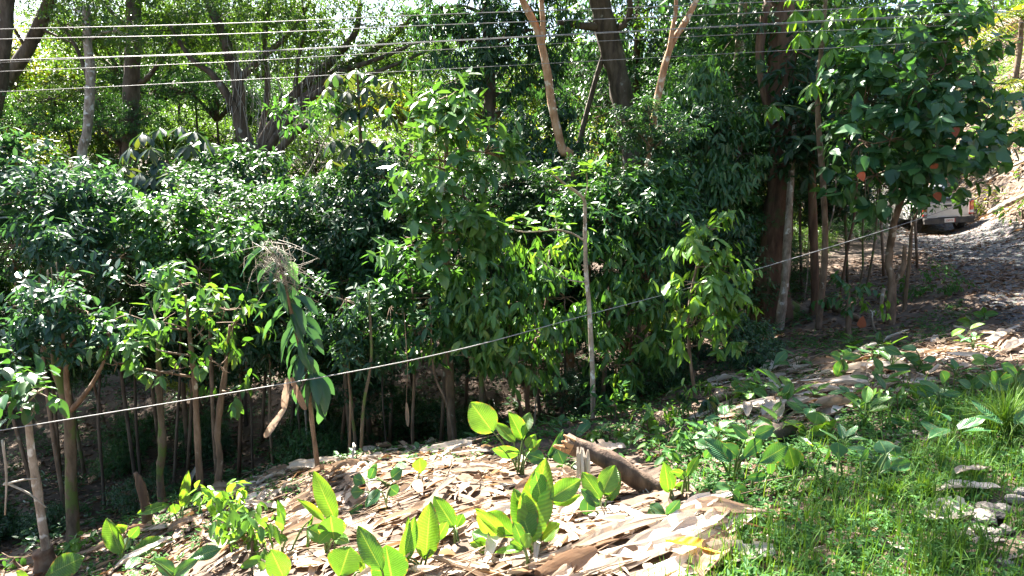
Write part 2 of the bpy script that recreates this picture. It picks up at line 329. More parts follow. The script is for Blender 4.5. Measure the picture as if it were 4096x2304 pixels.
_unit = {}
def unit_leaf(key, mat, fold=.05, droop=.14, shape='oval', rib=0.0):
    """One leaf of length 1 and width 1 along +Y for single leaf objects."""
    k = (key, mat.name)
    if k in _unit: return _unit[k]
    ny, nx = (13, 6) if key.startswith('cal') else (7, 4); vs, uv = [], []
    rg = random.Random(hash(key) % 997 if False else sum(map(ord, key)))
    tw = rg.uniform(-.12, .12)
    for j in range(ny + 1):
        v = j / ny
        if shape == 'oval': w = math.sin(math.pi * min(1, v ** .86)) ** .72
        elif shape == 'heart': w = max(0, (math.sin(math.pi * v ** .55)) ** .8) if v < .999 else 0
        elif shape == 'obov': w = math.sin(math.pi * v ** 1.35) ** .8
        else: w = math.sin(math.pi * v ** .8) ** .9
        w = max(w, .02)
        for i in range(nx + 1):
            u = i / nx * 2 - 1
            z = fold * abs(u) ** 1.3 * w - droop * v * v + tw * u * w * v + rib * math.sin(v * 40 - abs(u) * 5) * w
            z += .03 * math.sin(7 * v + 4 * u + tw * 40) * abs(u)
            vs.append((u * .5 * w, v - .04 * abs(u) * (1 - v), z)); uv.append((u, v))
    q = np.array([(j * (nx + 1) + i, j * (nx + 1) + i + 1, (j + 1) * (nx + 1) + i + 1, (j + 1) * (nx + 1) + i) for j in range(ny) for i in range(nx)])
    _unit[k] = mesh_np('leaf', np.array(vs), q, mat, smooth=True, uv=np.array(uv)); return _unit[k]

def leaf_objects(parent, base, Pb, D, N, Ln, Wd, me, name='leaf'):
    D, S, Nn = leaf_frames(D, N); out = []
    for p, d, s, n, l, w in zip(Pb - np.asarray(base), D, S, Nn, np.broadcast_to(Ln, len(Pb)), np.broadcast_to(Wd, len(Pb))):
        m = Matrix(((s[0] * w, d[0] * l, n[0] * l, p[0]), (s[1] * w, d[1] * l, n[1] * l, p[1]), (s[2] * w, d[2] * l, n[2] * l, p[2]), (0, 0, 0, 1)))
        out.append(link(name, me, parent, mat4=m))
    return out

UP = np.array((0, 0, 1.0))
def crown_points(rg, lobes, leaf_len, leaf_w, cov, per=6, droop=.5, hang=.3, spread=.2, twig=1.6, clump=70, shell=.5):
    """Leaf bases, directions, normals and a random value for a crown made of ellipsoid lobes (centre, (rx, ry, rz))."""
    Ps, Ds, Ns, Rs, Cs = [], [], [], [], []
    area = .55 * leaf_len * leaf_w
    for c, r in lobes:
        c = np.asarray(c); r = np.asarray(r); n = int(cov * math.pi * r[0] * r[2] / area); nt = max(4, n // per); K = max(7, n // clump)
        dirs = unit(rg.normal(size=(K, 3))); rad = rg.uniform(shell, 1.0, K) ** .6; cc = c + dirs * r * rad[:, None]
        rg_c = rg.uniform(-.28, .28, K); Cs.append((c, cc)); pick = rg.integers(0, K, nt)
        pos = cc[pick] + rg.normal(size=(nt, 3)) * r * spread
        o = unit(unit((pos - c) / r) + rg.normal(size=(nt, 3)) * .45 + UP * .25)
        tl = leaf_len * twig * rg.uniform(.6, 1.3, nt)
        side = unit(np.cross(o, unit(rg.normal(size=(nt, 3))))); oth = np.cross(o, side); az0 = rg.uniform(0, 6.28, nt)
        for k in range(per):
            t = (k + .5) / per; az = az0 + k * 2.4
            radl = side * np.cos(az)[:, None] + oth * np.sin(az)[:, None]
            D = unit(o * .45 + radl * .9 + rg.normal(size=(nt, 3)) * .22); D[:, 2] -= droop * rg.uniform(.5, 1.4, nt); D = unit(D)
            N = unit(UP * (1 - hang) + o * hang + rg.normal(size=(nt, 3)) * .3)
            Ps.append(pos + o * (tl * t)[:, None]); Ds.append(D); Ns.append(N); Rs.append(np.clip(.5 + rg_c[pick] + rg.normal(size=nt) * .22, 0, 1))
    return np.vstack(Ps), np.vstack(Ds), np.vstack(Ns), np.concatenate(Rs), Cs

NEARLEAF = {}
def tree(name, label, cat, trunk, rad, bk, lobes, leaf, branches=(), group=None, singles=0, single_shape='oval', seed=1, sides=9, flare=.25, wob=.08, to_ground=True,
         limb=.45, twigs=True, branch_bk=None, extra=None, crown_name='crown'):
    """trunk: [(px,py,d)...] from the foot upwards; lobes: [(px,py,d,rx_px,ry_px[,depth factor])]; leaf: dict."""
    rg = np.random.default_rng(seed * 131 + 5)
    pts = np.array([P(*p) for p in trunk])
    if to_ground:
        z = hz(pts[0][0], pts[0][1])
        if pts[0][2] > z + .3: pts = np.vstack(([pts[0][0] + rg.uniform(-.1, .1), pts[0][1] + rg.uniform(-.1, .1), z - .12], pts))
        else: pts[0][2] = z - .12
    base = pts[0].copy(); base[2] += .12
    root = thing(name, base, label, cat, group)
    path = catmull(pts, max(10, int(len(pts) * 6)))
    rads = rad if isinstance(rad, (list, tuple)) else [rad, rad * .8, rad * .45]
    V, Q, T = tube(path, rads, sides, wob=wob, flare=flare, seed=seed)
    link('trunk', mesh_np('trunk', V - base, [Q, T], BK[bk], smooth=True), root)
    bbk = BK[branch_bk or bk]; limbs = []
    for br in branches:
        bp = np.array([P(*p) for p in br[0]]); bpath = catmull(bp, max(8, len(bp) * 5)); limbs.append(bpath)
        V, Q, T = tube(bpath, br[1], 7, wob=wob * .8, seed=seed + len(limbs)); link('branch', mesh_np('branch', V - base, [Q, T], bbk, smooth=True), root)
    if lobes:
        L3 = []
        for lb in lobes:
            if lb[0] == 'w': L3.append((np.array(lb[1:4]), (lb[4], lb[4], lb[5]))); continue
            c = P(*lb[:3]); rx, rz = M(lb[3], lb[2]), M(lb[4], lb[2]); ry = (lb[5] if len(lb) > 5 else .8) * .5 * (rx + rz); L3.append((c, (rx, ry, rz)))
        lf = dict(cov=3.6, per=6, droop=.5, hang=.3, spread=.2, twig=1.6, clump=70, shell=.45); lf.update({k: v for k, v in leaf.items() if k in lf})
        ll, lw = leaf['len'], leaf['wid']
        Pb, D, N, R, Cs = crown_points(rg, L3, ll, lw, lf['cov'], lf['per'], lf['droop'], lf['hang'], lf['spread'], lf['twig'], lf['clump'], lf['shell'])
        ok = Pb[:, 2] > h(Pb[:, 0], Pb[:, 1]) + .05; Pb, D, N, R = Pb[ok], D[ok], N[ok], R[ok]
        Ln = ll * rg.uniform(.6, 1.2, len(Pb)); Wd = lw * rg.uniform(.7, 1.15, len(Pb)) * Ln / ll
        mat = leaf['mat']
        if singles:
            sc_ = np.linalg.norm(Pb, axis=1) + rg.uniform(0, .5, len(Pb)); idx = np.argsort(sc_); k_ = min(singles, int(len(idx) * .85)); a, b = idx[:k_], idx[k_:]
            leaf_objects(root, base, Pb[a], D[a], N[a], Ln[a], Wd[a], unit_leaf('one_' + single_shape, LMAT(mat, True), shape=single_shape))
        else: b = np.arange(len(Pb))
        tm = leaf.get('tmpl', T6)
        if len(Pb) == 0: print('EMPTY CROWN', label); return root
        o = link(crown_name, leaf_mesh(crown_name, Pb[b], D[b], N[b], Ln[b], Wd[b], R[b], LMAT(mat), base, tm, leaf.get('fold', .1), leaf.get('curl', .1)), root)
        o['kind'] = 'stuff'
        # limbs to the lobes, twigs to the clumps
        specs = []; allp = np.vstack([path] + limbs); r_at = np.concatenate([np.interp(np.linspace(0, 1, len(path)), np.linspace(0, 1, len(rads)), rads)] + [np.full(len(l), .02) for l in limbs])
        for c, cc in Cs:
            low = allp[:, 2] < c[2] + .1; cand = np.where(low)[0] if low.any() else np.arange(len(allp))
            i = cand[np.argmin(np.linalg.norm(allp[cand] - c, axis=1) + .3 * np.abs(allp[cand, 2] - (c[2] - .5)))]; s = allp[i]
            if np.linalg.norm(s - c) > .25 and limb:
                mid = (s + c) / 2 + rg.normal(size=3) * .08 * np.linalg.norm(s - c); bp = catmull([s, mid, c], 9); r0 = max(.012, min(r_at[i] * limb * 1.2, .12 + r_at[i] * .2))
                V, Q, T = tube(bp, [r0, r0 * .35], 6, wob=.06); link('branch', mesh_np('branch', V - base, [Q, T], bbk, smooth=True), root)
            if twigs:
                for q in cc[:40]:
                    mid = (c + q) / 2 + rg.normal(size=3) * .1 * np.linalg.norm(q - c); specs.append((catmull([c, mid, q], 5), [max(.006, ll * .05), .003], 4, {}))
        if specs: o = link('twigs', tubes_mesh('twigs', specs, bbk, base), root); o['kind'] = 'stuff'
    if extra: extra(root, base, rg, path)
    return root

# ================================================================== SETTING
def ground_material():
    m, nt, N, L, b, out = newmat('forest_soil')
    tc = N.new('ShaderNodeTexCoord'); n = N.new('ShaderNodeTexNoise'); n.inputs['Scale'].default_value = 1.3; n.inputs['Detail'].default_value = 9; L.new(tc.outputs['Object'], n.inputs['Vector'])
    r = ramp(N, [(.25, (.035, .022, .014)), (.5, (.07, .045, .028)), (.7, (.12, .08, .052))]); L.new(n.outputs[0], r.inputs[0])
    v = N.new('ShaderNodeTexVoronoi'); v.inputs['Scale'].default_value = 40; L.new(tc.outputs['Object'], v.inputs['Vector'])
    mx = N.new('ShaderNodeMix'); mx.data_type = 'RGBA'; mx.blend_type = 'OVERLAY'; mx.inputs[0].default_value = .25; L.new(r.outputs[0], mx.inputs[6]); L.new(v.outputs['Color'], mx.inputs[7])
    bw = N.new('ShaderNodeRGBToBW'); L.new(v.outputs['Color'], bw.inputs[0]); L.new(bw.outputs[0], mx.inputs[7]); hs = N.new('ShaderNodeHueSaturation'); hs.inputs['Saturation'].default_value = .9; L.new(mx.outputs[2], hs.inputs['Color'])
    L.new(hs.outputs[0], b.inputs['Base Color']); b.inputs['Roughness'].default_value = .95
    bp = N.new('ShaderNodeBump'); bp.inputs['Strength'].default_value = .6; bp.inputs['Distance'].default_value = .04; L.new(n.outputs[0], bp.inputs['Height']); L.new(bp.outputs[0], b.inputs['Normal'])
    return m
GM = ground_material()

def axis(parts):
    return np.unique(np.round(np.concatenate([np.arange(a, b, s) for a, b, s in parts]), 4))
gx = axis([(-600, -100, 50), (-100, -30, 6), (-30, -10, 1), (-10, 12, .12), (12, 32, .4), (32, 100, 6), (100, 601, 50)])
gy = axis([(-200, -20, 30), (-20, 2, 1), (2, 17, .12), (17, 40, .4), (40, 100, 3), (100, 800, 50)])
X, Y = np.meshgrid(gx, gy); Z = h(X, Y)
rm = road_mask(X, Y); Z = np.where(rm, Z - .05, Z)
dx, dy = np.gradient(Z, axis=1), np.gradient(Z, axis=0)
fine = (Y > 2) & (Y < 17) & (X > -10) & (X < 12) & ~rm
Z = Z + np.where(fine, rng.normal(size=Z.shape) * .012, 0)
nyy, nxx = X.shape; ii = (np.arange(nyy - 1)[:, None] * nxx + np.arange(nxx - 1)[None])
gq = np.stack((ii, ii + 1, ii + nxx + 1, ii + nxx), -1).reshape(-1, 4)
g = link('ground', mesh_np('ground', np.stack((X, Y, Z), -1).reshape(-1, 3), gq, GM, smooth=True)); tag(g, kind='structure')

def road_material():
    m, nt, N, L, b, out = newmat('gravel_road')
    tc = N.new('ShaderNodeTexCoord'); v = N.new('ShaderNodeTexVoronoi'); v.inputs['Scale'].default_value = 16; L.new(tc.outputs['Object'], v.inputs['Vector'])
    n = N.new('ShaderNodeTexNoise'); n.inputs['Scale'].default_value = .8; n.inputs['Detail'].default_value = 8; L.new(tc.outputs['Object'], n.inputs['Vector'])
    r = ramp(N, [(.3, (.05, .04, .034)), (.55, (.095, .08, .068)), (.75, (.15, .125, .105))]); L.new(n.outputs[0], r.inputs[0])
    mx = N.new('ShaderNodeMix'); mx.data_type = 'RGBA'; mx.blend_type = 'OVERLAY'; mx.inputs[0].default_value = .55; L.new(r.outputs[0], mx.inputs[6]); L.new(v.outputs['Color'], mx.inputs[7])
    hs = N.new('ShaderNodeHueSaturation'); hs.inputs['Saturation'].default_value = .35; L.new(mx.outputs[2], hs.inputs['Color']); L.new(hs.outputs[0], b.inputs['Base Color']); b.inputs['Roughness'].default_value = .9
    bp = N.new('ShaderNodeBump'); bp.inputs['Strength'].default_value = 1; bp.inputs['Distance'].default_value = .04; L.new(v.outputs['Distance'], bp.inputs['Height']); L.new(bp.outputs[0], b.inputs['Normal'])
    return m
ry = np.arange(-6, 46.01, .2); rt = np.linspace(0, 1, 33)
rl = np.interp(ry, ROADC[:, 1], ROADC[:, 0]); rr = np.interp(ry, ROADR[:, 1], ROADR[:, 0])
RX = rl[:, None] * (1 - rt) + rr[:, None] * rt + np.sin(ry * 1.9)[:, None] * .06 * (1 - 2 * rt); RY = np.repeat(ry[:, None], 33, 1)
RZ = h(RX, RY) + .004 - .05 * np.clip(1 - np.minimum(rt, 1 - rt) / .04, 0, 1)[None] + .012 * np.sin(RX * 9) * np.sin(RY * 8)
ii = (np.arange(len(ry) - 1)[:, None] * 33 + np.arange(32)[None])
rd = link('road', mesh_np('road', np.stack((RX, RY, RZ), -1).reshape(-1, 3), np.stack((ii, ii + 1, ii + 34, ii + 33), -1).reshape(-1, 4), road_material(), smooth=True)); tag(rd, kind='structure')

# ================================================================== FAR FOREST
def proto_crown(seed, n, ll, lw, mat, droop=.5, flat=.8):
    """A crown one metre in radius about the origin; far trees share it."""
    rg = np.random.default_rng(seed)
    lob = [(np.array((0, 0, 0.)), (.75, .75, .6 * flat))]
    for k in range(6):
        a = k * 1.05 + rg.uniform(-.3, .3); lob.append((np.array((math.cos(a) * .6, math.sin(a) * .6, rg.uniform(-.45, .35) * flat)), (rg.uniform(.32, .5),) * 2 + (rg.uniform(.25, .4) * flat,)))
    tot = sum(math.pi * r[0] * r[2] for _, r in lob); cov = n * .55 * ll * lw / tot
    Pb, D, N, R, Cs = crown_points(rg, lob, ll, lw, cov, 5, droop, .3, .22, 1.5, 45, .4)
    me = leaf_mesh('crown', Pb, D, N, ll * rg.uniform(.6, 1.3, len(Pb)), lw * rg.uniform(.7, 1.2, len(Pb)), R, LMAT(mat), (0, 0, 0), T4)
    specs = []
    for c, cc in Cs:
        specs.append((catmull([(0, 0, -.7 * flat), c * .6 + (0, 0, -.15), c], 6), [.04, .012], 5, {}))
        for q in cc[:14]: specs.append((catmull([c, (c + q) / 2 + rg.normal(size=3) * .03, q], 4), [.011, .004], 3, {}))
    return me, tubes_mesh('branches', specs, BK['dark'], (0, 0, 0))
PROTO = [proto_crown(1, 9000, .055, .026, 'far'), proto_crown(2, 8000, .06, .03, 'yellow'), proto_crown(3, 9000, .055, .024, 'far', .8), proto_crown(4, 8000, .06, .022, 'mid', .9)]
def far_tree(px, py, d, rpx, kind, label, group, hr=.85, trunk_r=.14, bk='dark'):
    c = P(px, py, d); R = M(rpx, d); z = hz(c[0], c[1]); base = np.array((c[0] + rng.uniform(-.4, .4), c[1] + rng.uniform(-.4, .4), z))
    root = thing('forest_tree', base, label, 'tree', group)
    top = c - base
    V, Q, T = tube(catmull([(0, 0, -.15), top * .4 + rng.normal(size=3) * .15, top], 9), [trunk_r, trunk_r * .75, trunk_r * .3], 8, wob=.08, flare=.2); link('trunk', mesh_np('trunk', V, [Q, T], BK[bk], smooth=True), root)
    m = Matrix.Translation(top) @ Matrix.Rotation(rng.uniform(0, 6.28), 4, 'Z') @ Matrix.Diagonal((R, R, R * hr, 1))
    o = link('crown', PROTO[kind][0], root, mat4=m); o['kind'] = 'stuff'
    o = link('twigs', PROTO[kind][1], root, mat4=m); o['kind'] = 'stuff'
    return root
FARGRP = 'trees of the far slope'
row = []
for k, (px, py, d, r, kd) in enumerate([
    (-350, 330, 34, 420, 1), (60, 260, 33, 380, 1), (380, 330, 36, 380, 0), (700, 200, 34, 380, 2), (1050, 130, 38, 360, 0), (1400, 330, 44, 300, 0), (1650, 420, 40, 260, 1), (1950, 300, 36, 380, 2),
    (2300, 330, 38, 330, 1), (2560, 440, 36, 300, 1), (2800, 230, 34, 340, 0), (3050, 420, 36, 330, 1), (3330, 250, 36, 340, 0), (3600, 330, 42, 300, 3), (3800, 120, 46, 220, 0),
    (150, 560, 26, 330, 1), (520, 600, 25, 300, 0), (-220, 640, 24, 350, 1), (880, 560, 27, 300, 0), (1250, 620, 30, 260, 0), (1150, 820, 22, 260, 3), (800, 780, 21, 260, 3), (1600, 640, 27, 260, 2), (2050, 720, 22, 260, 3), (2330, 600, 26, 240, 1), (2700, 700, 24, 300, 0), (2960, 760, 26, 260, 1),
    (3250, 700, 30, 260, 2), (3480, 640, 36, 230, 1), (-300, 950, 17, 380, 3), (300, 780, 19, 280, 3), (1750, 900, 18, 240, 3), (2450, 900, 18, 240, 3), (2800, 980, 18.5, 220, 3),
    (1000, 560, 45, 330, 0), (1900, 520, 48, 330, 1), (2600, 600, 48, 330, 0), (-600, 150, 40, 420, 0), (200, 650, 48, 350, 0), (3150, 560, 50, 300, 0)]):
    far_tree(px, py, d, r, kd, 'leafy forest tree standing in the green mass behind the shrubs', FARGRP, rng.uniform(.7, .95), rng.uniform(.09, .17))

for k, (x_, y_, R_, z_) in enumerate([(-9, -7, 4, 5), (-2, -10, 4.5, 7), (5, -12, 4.5, 7), (-14, 0, 4, 5), (12, -6, 4, 7), (-17, 7, 3.5, 4)]):  # trees added out of view to cut the sky light on the scene
    b_ = np.array((x_, y_, hz(x_, y_))); rt_ = thing('forest_tree', b_, 'unseen leafy tree added behind the viewpoint to block sky light', 'tree', 'added trees behind the viewpoint'); tp = np.array((0, 0, z_ - b_[2]))
    V, Q, T = tube(catmull([(0, 0, -.2), tp * .5 + (.2, 0, 0), tp], 9), [.2, .16, .08], 8, wob=.08); link('trunk', mesh_np('trunk', V, [Q, T], BK['dark'], smooth=True), rt_)
    m_ = Matrix.Translation(tp) @ Matrix.Diagonal((R_, R_, R_ * .95, 1)); o_ = link('crown', PROTO[k % 4][0], rt_, mat4=m_); o_['kind'] = 'stuff'; o_ = link('twigs', PROTO[k % 4][1], rt_, mat4=m_); o_['kind'] = 'stuff'
SHGRP = 'shrubs of the far slope'
for k in range(60):
    x_, y_ = rng.uniform(-15, 9), rng.uniform(14.5, 30); R_ = rng.uniform(.7, 1.5); z_ = hz(x_, y_); kd_ = int(rng.choice([3, 0, 3, 1])); base_ = np.array((x_, y_, z_)); root_ = thing('undergrowth_shrub', base_, 'leafy shrub half hidden in the undergrowth of the far slope', 'shrub', SHGRP)
    o_ = link('foliage', PROTO[kd_][0], root_, mat4=Matrix.Translation((0, 0, R_ * .65)) @ Matrix.Rotation(rng.uniform(0, 6.28), 4, 'Z') @ Matrix.Diagonal((R_, R_, R_ * .9, 1))); o_['kind'] = 'stuff'
    o_ = link('stems', PROTO[kd_][1], root_, mat4=Matrix.Translation((0, 0, R_ * .65)) @ Matrix.Diagonal((R_, R_, R_ * .9, 1))); o_['kind'] = 'stuff'

for k in range(16):
    y_ = rng.uniform(16.5, 31); x_ = np.interp(y_, ROADC[:, 1], ROADC[:, 0]) - rng.uniform(1.2, 7); R_ = rng.uniform(.5, 1.0); root_ = thing('undergrowth_shrub', (x_, y_, hz(x_, y_)), 'leafy shrub in the shade left of the pickup', 'shrub', 'shrubs left of the pickup'); kd_ = int(rng.choice([3, 0, 2])); m_ = Matrix.Translation((0, 0, R_ * .65)) @ Matrix.Rotation(rng.uniform(0, 6.28), 4, 'Z') @ Matrix.Diagonal((R_, R_, R_ * .9, 1))
    o_ = link('foliage', PROTO[kd_][0], root_, mat4=m_); o_['kind'] = 'stuff'; o_ = link('stems', PROTO[kd_][1], root_, mat4=m_); o_['kind'] = 'stuff'

# the wooded hill behind everything reads as one mass
def far_wood():
    rg = np.random.default_rng(77); n = 42000
    x = rg.uniform(-75, 60, n); y = rg.uniform(50, 95, n); k = np.sin(x * .45) * np.sin(y * .5 + x * .1)
    z = h(x, y) + rg.uniform(0, 1, n) ** .8 * (5.0 + 1.8 * k + 1.0 * np.sin(x * 1.3))
    Pb = np.stack((x, y, z), 1); D = unit(rg.normal(size=(n, 3)) + (0, 0, -.4)); N = unit(UP + rg.normal(size=(n, 3)) * .6)
    o = link('far_wood', leaf_mesh('far_wood', Pb, D, N, rg.uniform(.4, .8, n), rg.uniform(.25, .5, n), rg.uniform(0, 1, n), LMAT('far'), (0, 0, 0), T4)); tag(o, 'distant sunlit wood closing off the view behind the trees', 'wood', kind='stuff')
far_wood()

# ================================================================== THICK OF THE SHRUB WALL
def proto_shrub(seed, n, ll, lw, mat, droop):
    rg = np.random.default_rng(seed); lob = [(np.array((0, 0, 0.)), (.7, .7, .6))] + [(np.array((math.cos(k * 1.26) * .6, math.sin(k * 1.26) * .6, rg.uniform(-.45, .4))), (rg.uniform(.35, .5),) * 2 + (rg.uniform(.3, .42),)) for k in range(5)]
    tot = sum(math.pi * r[0] * r[2] for _, r in lob); Pb, D, N, R, Cs = crown_points(rg, lob, ll, lw, n * .55 * ll * lw / tot, 6, droop, .3, .22, 1.5, 50, .35)
    me = leaf_mesh('crown', Pb, D, N, ll * rg.uniform(.6, 1.25, len(Pb)), lw * rg.uniform(.7, 1.2, len(Pb)), R, LMAT(mat), (0, 0, 0), T6, .1, .1); sp = []
    for c, cc in Cs:
        sp.append((catmull([(0, 0, -.6), c * .5 + (0, 0, -.2), c], 6), [.02, .008], 5, {}))
        for q in cc[:16]: sp.append((catmull([c, (c + q) / 2 + rg.normal(size=3) * .04, q], 4), [.007, .003], 3, {}))
    return me, tubes_mesh('twigs', sp, BK['twig'], (0, 0, 0))
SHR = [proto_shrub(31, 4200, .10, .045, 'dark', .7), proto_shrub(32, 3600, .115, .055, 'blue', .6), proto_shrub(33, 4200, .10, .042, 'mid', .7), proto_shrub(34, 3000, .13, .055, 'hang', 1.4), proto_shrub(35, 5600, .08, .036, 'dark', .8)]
def fill_tree(px, d, tops, kind, R0, label, group, name='understory_tree'):
    c0 = P(px, 1300, d); b = np.array((c0[0], d, hz(c0[0], d))); root = thing(name, b, label, 'tree', group); pts = [np.array((0, 0, -.1))]
    for (ox, py) in sorted(tops, key=lambda t: -t[1]): pts.append(P(px + ox, py, d) - b)
    V, Q, T = tube(catmull(pts, 12), [.035, .028, .012], 7, wob=.1); link('trunk', mesh_np('trunk', V, [Q, T], BK[random.choice(['tan', 'dark', 'moss', 'red'])], smooth=True), root)
    for q in pts[1:]:
        R_ = R0 * rng.uniform(.75, 1.15); m = Matrix.Translation(q + rng.normal(size=3) * .12) @ Matrix.Rotation(rng.uniform(0, 6.28), 4, 'Z') @ Matrix.Diagonal((R_, R_, R_ * rng.uniform(.65, .9), 1))
        o = link('crown', SHR[kind][0], root, mat4=m); o['kind'] = 'stuff'; o = link('twigs', SHR[kind][1], root, mat4=m); o['kind'] = 'stuff'
WG = 'trees in the thick of the shrub wall'; WL = 'leafy understory tree in the thick of the shrub wall'
for i, px in enumerate(range(-350, 3000, 105)):
    d = [11.6, 13.2, 12.4, 14.6][i % 4] + rng.uniform(-.4, .4); low = 1560 if px < 1500 else (1430 if px < 2500 else 1250)
    n_ = 4; tops = [(rng.uniform(-70, 70), low - 130 - k * 190 + rng.uniform(-40, 40)) for k in range(n_)]
    if 2250 < px < 2500: tops = [t for t in tops if t[1] > 900]
    fill_tree(px, d, tops, [0, 2, 1, 4, 0, 3, 4, 2][i % 8], rng.uniform(.8, 1.05), WL, WG)
for i in range(26):
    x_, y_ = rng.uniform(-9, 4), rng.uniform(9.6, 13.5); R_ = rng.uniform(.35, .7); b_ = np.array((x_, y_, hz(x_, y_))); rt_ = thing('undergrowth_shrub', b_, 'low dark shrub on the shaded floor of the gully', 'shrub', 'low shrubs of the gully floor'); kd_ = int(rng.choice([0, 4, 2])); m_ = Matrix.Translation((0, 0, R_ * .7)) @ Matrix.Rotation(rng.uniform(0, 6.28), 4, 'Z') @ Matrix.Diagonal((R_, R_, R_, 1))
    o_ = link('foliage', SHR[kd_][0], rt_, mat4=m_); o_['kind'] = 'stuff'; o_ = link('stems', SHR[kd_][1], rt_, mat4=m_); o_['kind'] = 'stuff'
for i, (px, d, tops, kd, R0) in enumerate([(3050, 15.5, [(0, 980), (40, 780), (-30, 600), (10, 420)], 2, .9), (3200, 16.5, [(0, 760), (30, 560), (-40, 380)], 0, 1.0), (3380, 16.5, [(0, 800), (0, 620), (60, 420), (-30, 250)], 0, 1.1), (3520, 17, [(0, 660), (40, 480), (-20, 300)], 4, 1.1), (3650, 17.5, [(0, 560), (40, 380), (-20, 220)], 0, 1.1), (3000, 18, [(0, 640), (30, 430), (0, 240)], 2, 1.3), (2680, 17, [(0, 520), (30, 350)], 2, 1.1)]):
    fill_tree(px, d, tops, kd, R0, 'leafy understory tree in the dark mass right of the biggest trunk' if px > 3100 else 'leafy understory tree filling the gap near the biggest trunk', 'trees filling the right side of the wood' if px > 3100 else 'trees filling the gap near the biggest trunk')
for i, (px, py, d, r, kd) in enumerate([(330, 60, 25, 230, 0), (620, 330, 26, 240, 3), (250, 420, 23, 230, 2), (860, 380, 25, 220, 3), (480, 180, 27, 250, 2), (760, 60, 26, 260, 0), (1100, 420, 26, 220, 3), (30, 480, 21, 200, 3), (480, 480, 22, 200, 3), (2330, 240, 24, 200, 3), (2650, 300, 22, 220, 3), (2900, 80, 22, 240, 2), (1650, 200, 24, 200, 2), (2480, 330, 27, 200, 3)]):
    far_tree(px, py, d, r, kd, 'dark leafy tree of the second row behind the shrub wall', 'trees of the second row', rng.uniform(.7, .95), rng.uniform(.06, .11))

# ================================================================== NAMED TREES
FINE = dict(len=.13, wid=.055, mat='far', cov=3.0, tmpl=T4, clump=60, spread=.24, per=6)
MANGO = dict(len=.26, wid=.06, mat='dark', cov=3.4, droop=1.1, hang=.5, per=9, twig=.7, clump=60, tmpl=T6)
BLUE = dict(len=.16, wid=.075, mat='blue', cov=6.5, droop=.55, hang=.25, per=6)
MIDL = dict(len=.15, wid=.065, mat='mid', cov=6.5, droop=.6, hang=.3, per=6)
DARK = dict(len=.15, wid=.062, mat='dark', cov=6.5, droop=.7, hang=.35, per=6)
HANG = dict(len=.19, wid=.075, mat='hang', cov=5.6, droop=1.5, hang=.75, per=6, twig=1.3)
BRIT = dict(len=.20, wid=.085, mat='light', cov=3.8, droop=1.2, hang=.6, per=6, twig=1.2)
BROAD = dict(len=.25, wid=.19, mat='broad', cov=3.0, droop=.75, hang=.45, per=5, twig=1.4, clump=26, spread=.3, shell=.3)
CORR = dict(len=.23, wid=.125, mat='corr', cov=5.2, droop=.5, hang=.2, per=6, twig=1.1, clump=40)

# tall trees of the back row
tree('leaning_tree', 'dark tree leaning to the right, pale lichen spots, at the top left corner', 'tree', [(-330, 900, 22), (-120, 620, 22), (0, 370, 22), (120, 180, 22), (200, 0, 22), (280, -220, 22), (330, -500, 22)], [.26, .2, .15], 'dark',
     [(300, -420, 22, 420, 260), (80, -300, 22, 330, 200)], FINE, seed=3, branches=[([(110, 200, 22), (60, 120, 21.6), (20, 40, 21.4)], [.06, .02]), ([(150, 110, 22), (240, 150, 22), (330, 190, 22)], [.05, .015])])
tree('forest_tree', 'dark upright trunk cut off by the left edge of the picture', 'tree', [(-60, 700, 20), (-20, 400, 20), (15, 150, 20), (35, -100, 20), (50, -350, 20)], [.24, .22, .16], 'dark', [(-100, -300, 20, 300, 220)], FINE, seed=4)
tree('forest_tree', 'slender pale spotted trunk with broken top before the left trees', 'tree', [(330, 700, 19), (350, 520, 19), (362, 300, 19), (350, 160, 19), (345, 20, 19)], [.13, .12, .10], 'pale', [(470, 120, 19, 130, 70), (300, 40, 19, 120, 70)], FINE, seed=5)
tree('forest_tree', 'straight dark grey trunk rising behind the umbrella-leaved sapling', 'tree', [(520, 760, 22), (525, 380, 22), (535, 150, 22), (535, -60, 22), (540, -300, 22)], [.24, .23, .2], 'dark', [(560, -250, 22, 380, 230), (300, -60, 22, 200, 90)], FINE, seed=6,
     branches=[([(545, 340, 22), (600, 300, 22), (680, 180, 22), (760, 40, 22)], [.09, .04]), ([(520, 120, 22), (440, 40, 22), (380, -60, 22)], [.08, .03]), ([(400, 430, 22), (360, 330, 22), (300, 180, 22), (230, 80, 22)], [.09, .04])])
def vines(root, base, rg, path):
    specs = []
    for k in range(150):
        px = rg.uniform(900, 1400); py = rg.uniform(120, 480); p = P(px, py, 20.5 + rg.uniform(-1, 1)); ln = rg.uniform(.5, 2.2)
        specs.append((catmull([p, p + (rg.normal() * .1, rg.normal() * .1, -ln * .5), p + (rg.normal() * .15, 0, -ln)], 5), [.009, .005], 3, {}))
    o = link('hanging_roots', tubes_mesh('hanging_roots', specs, BK['greytwig'], base), root); o['kind'] = 'stuff'
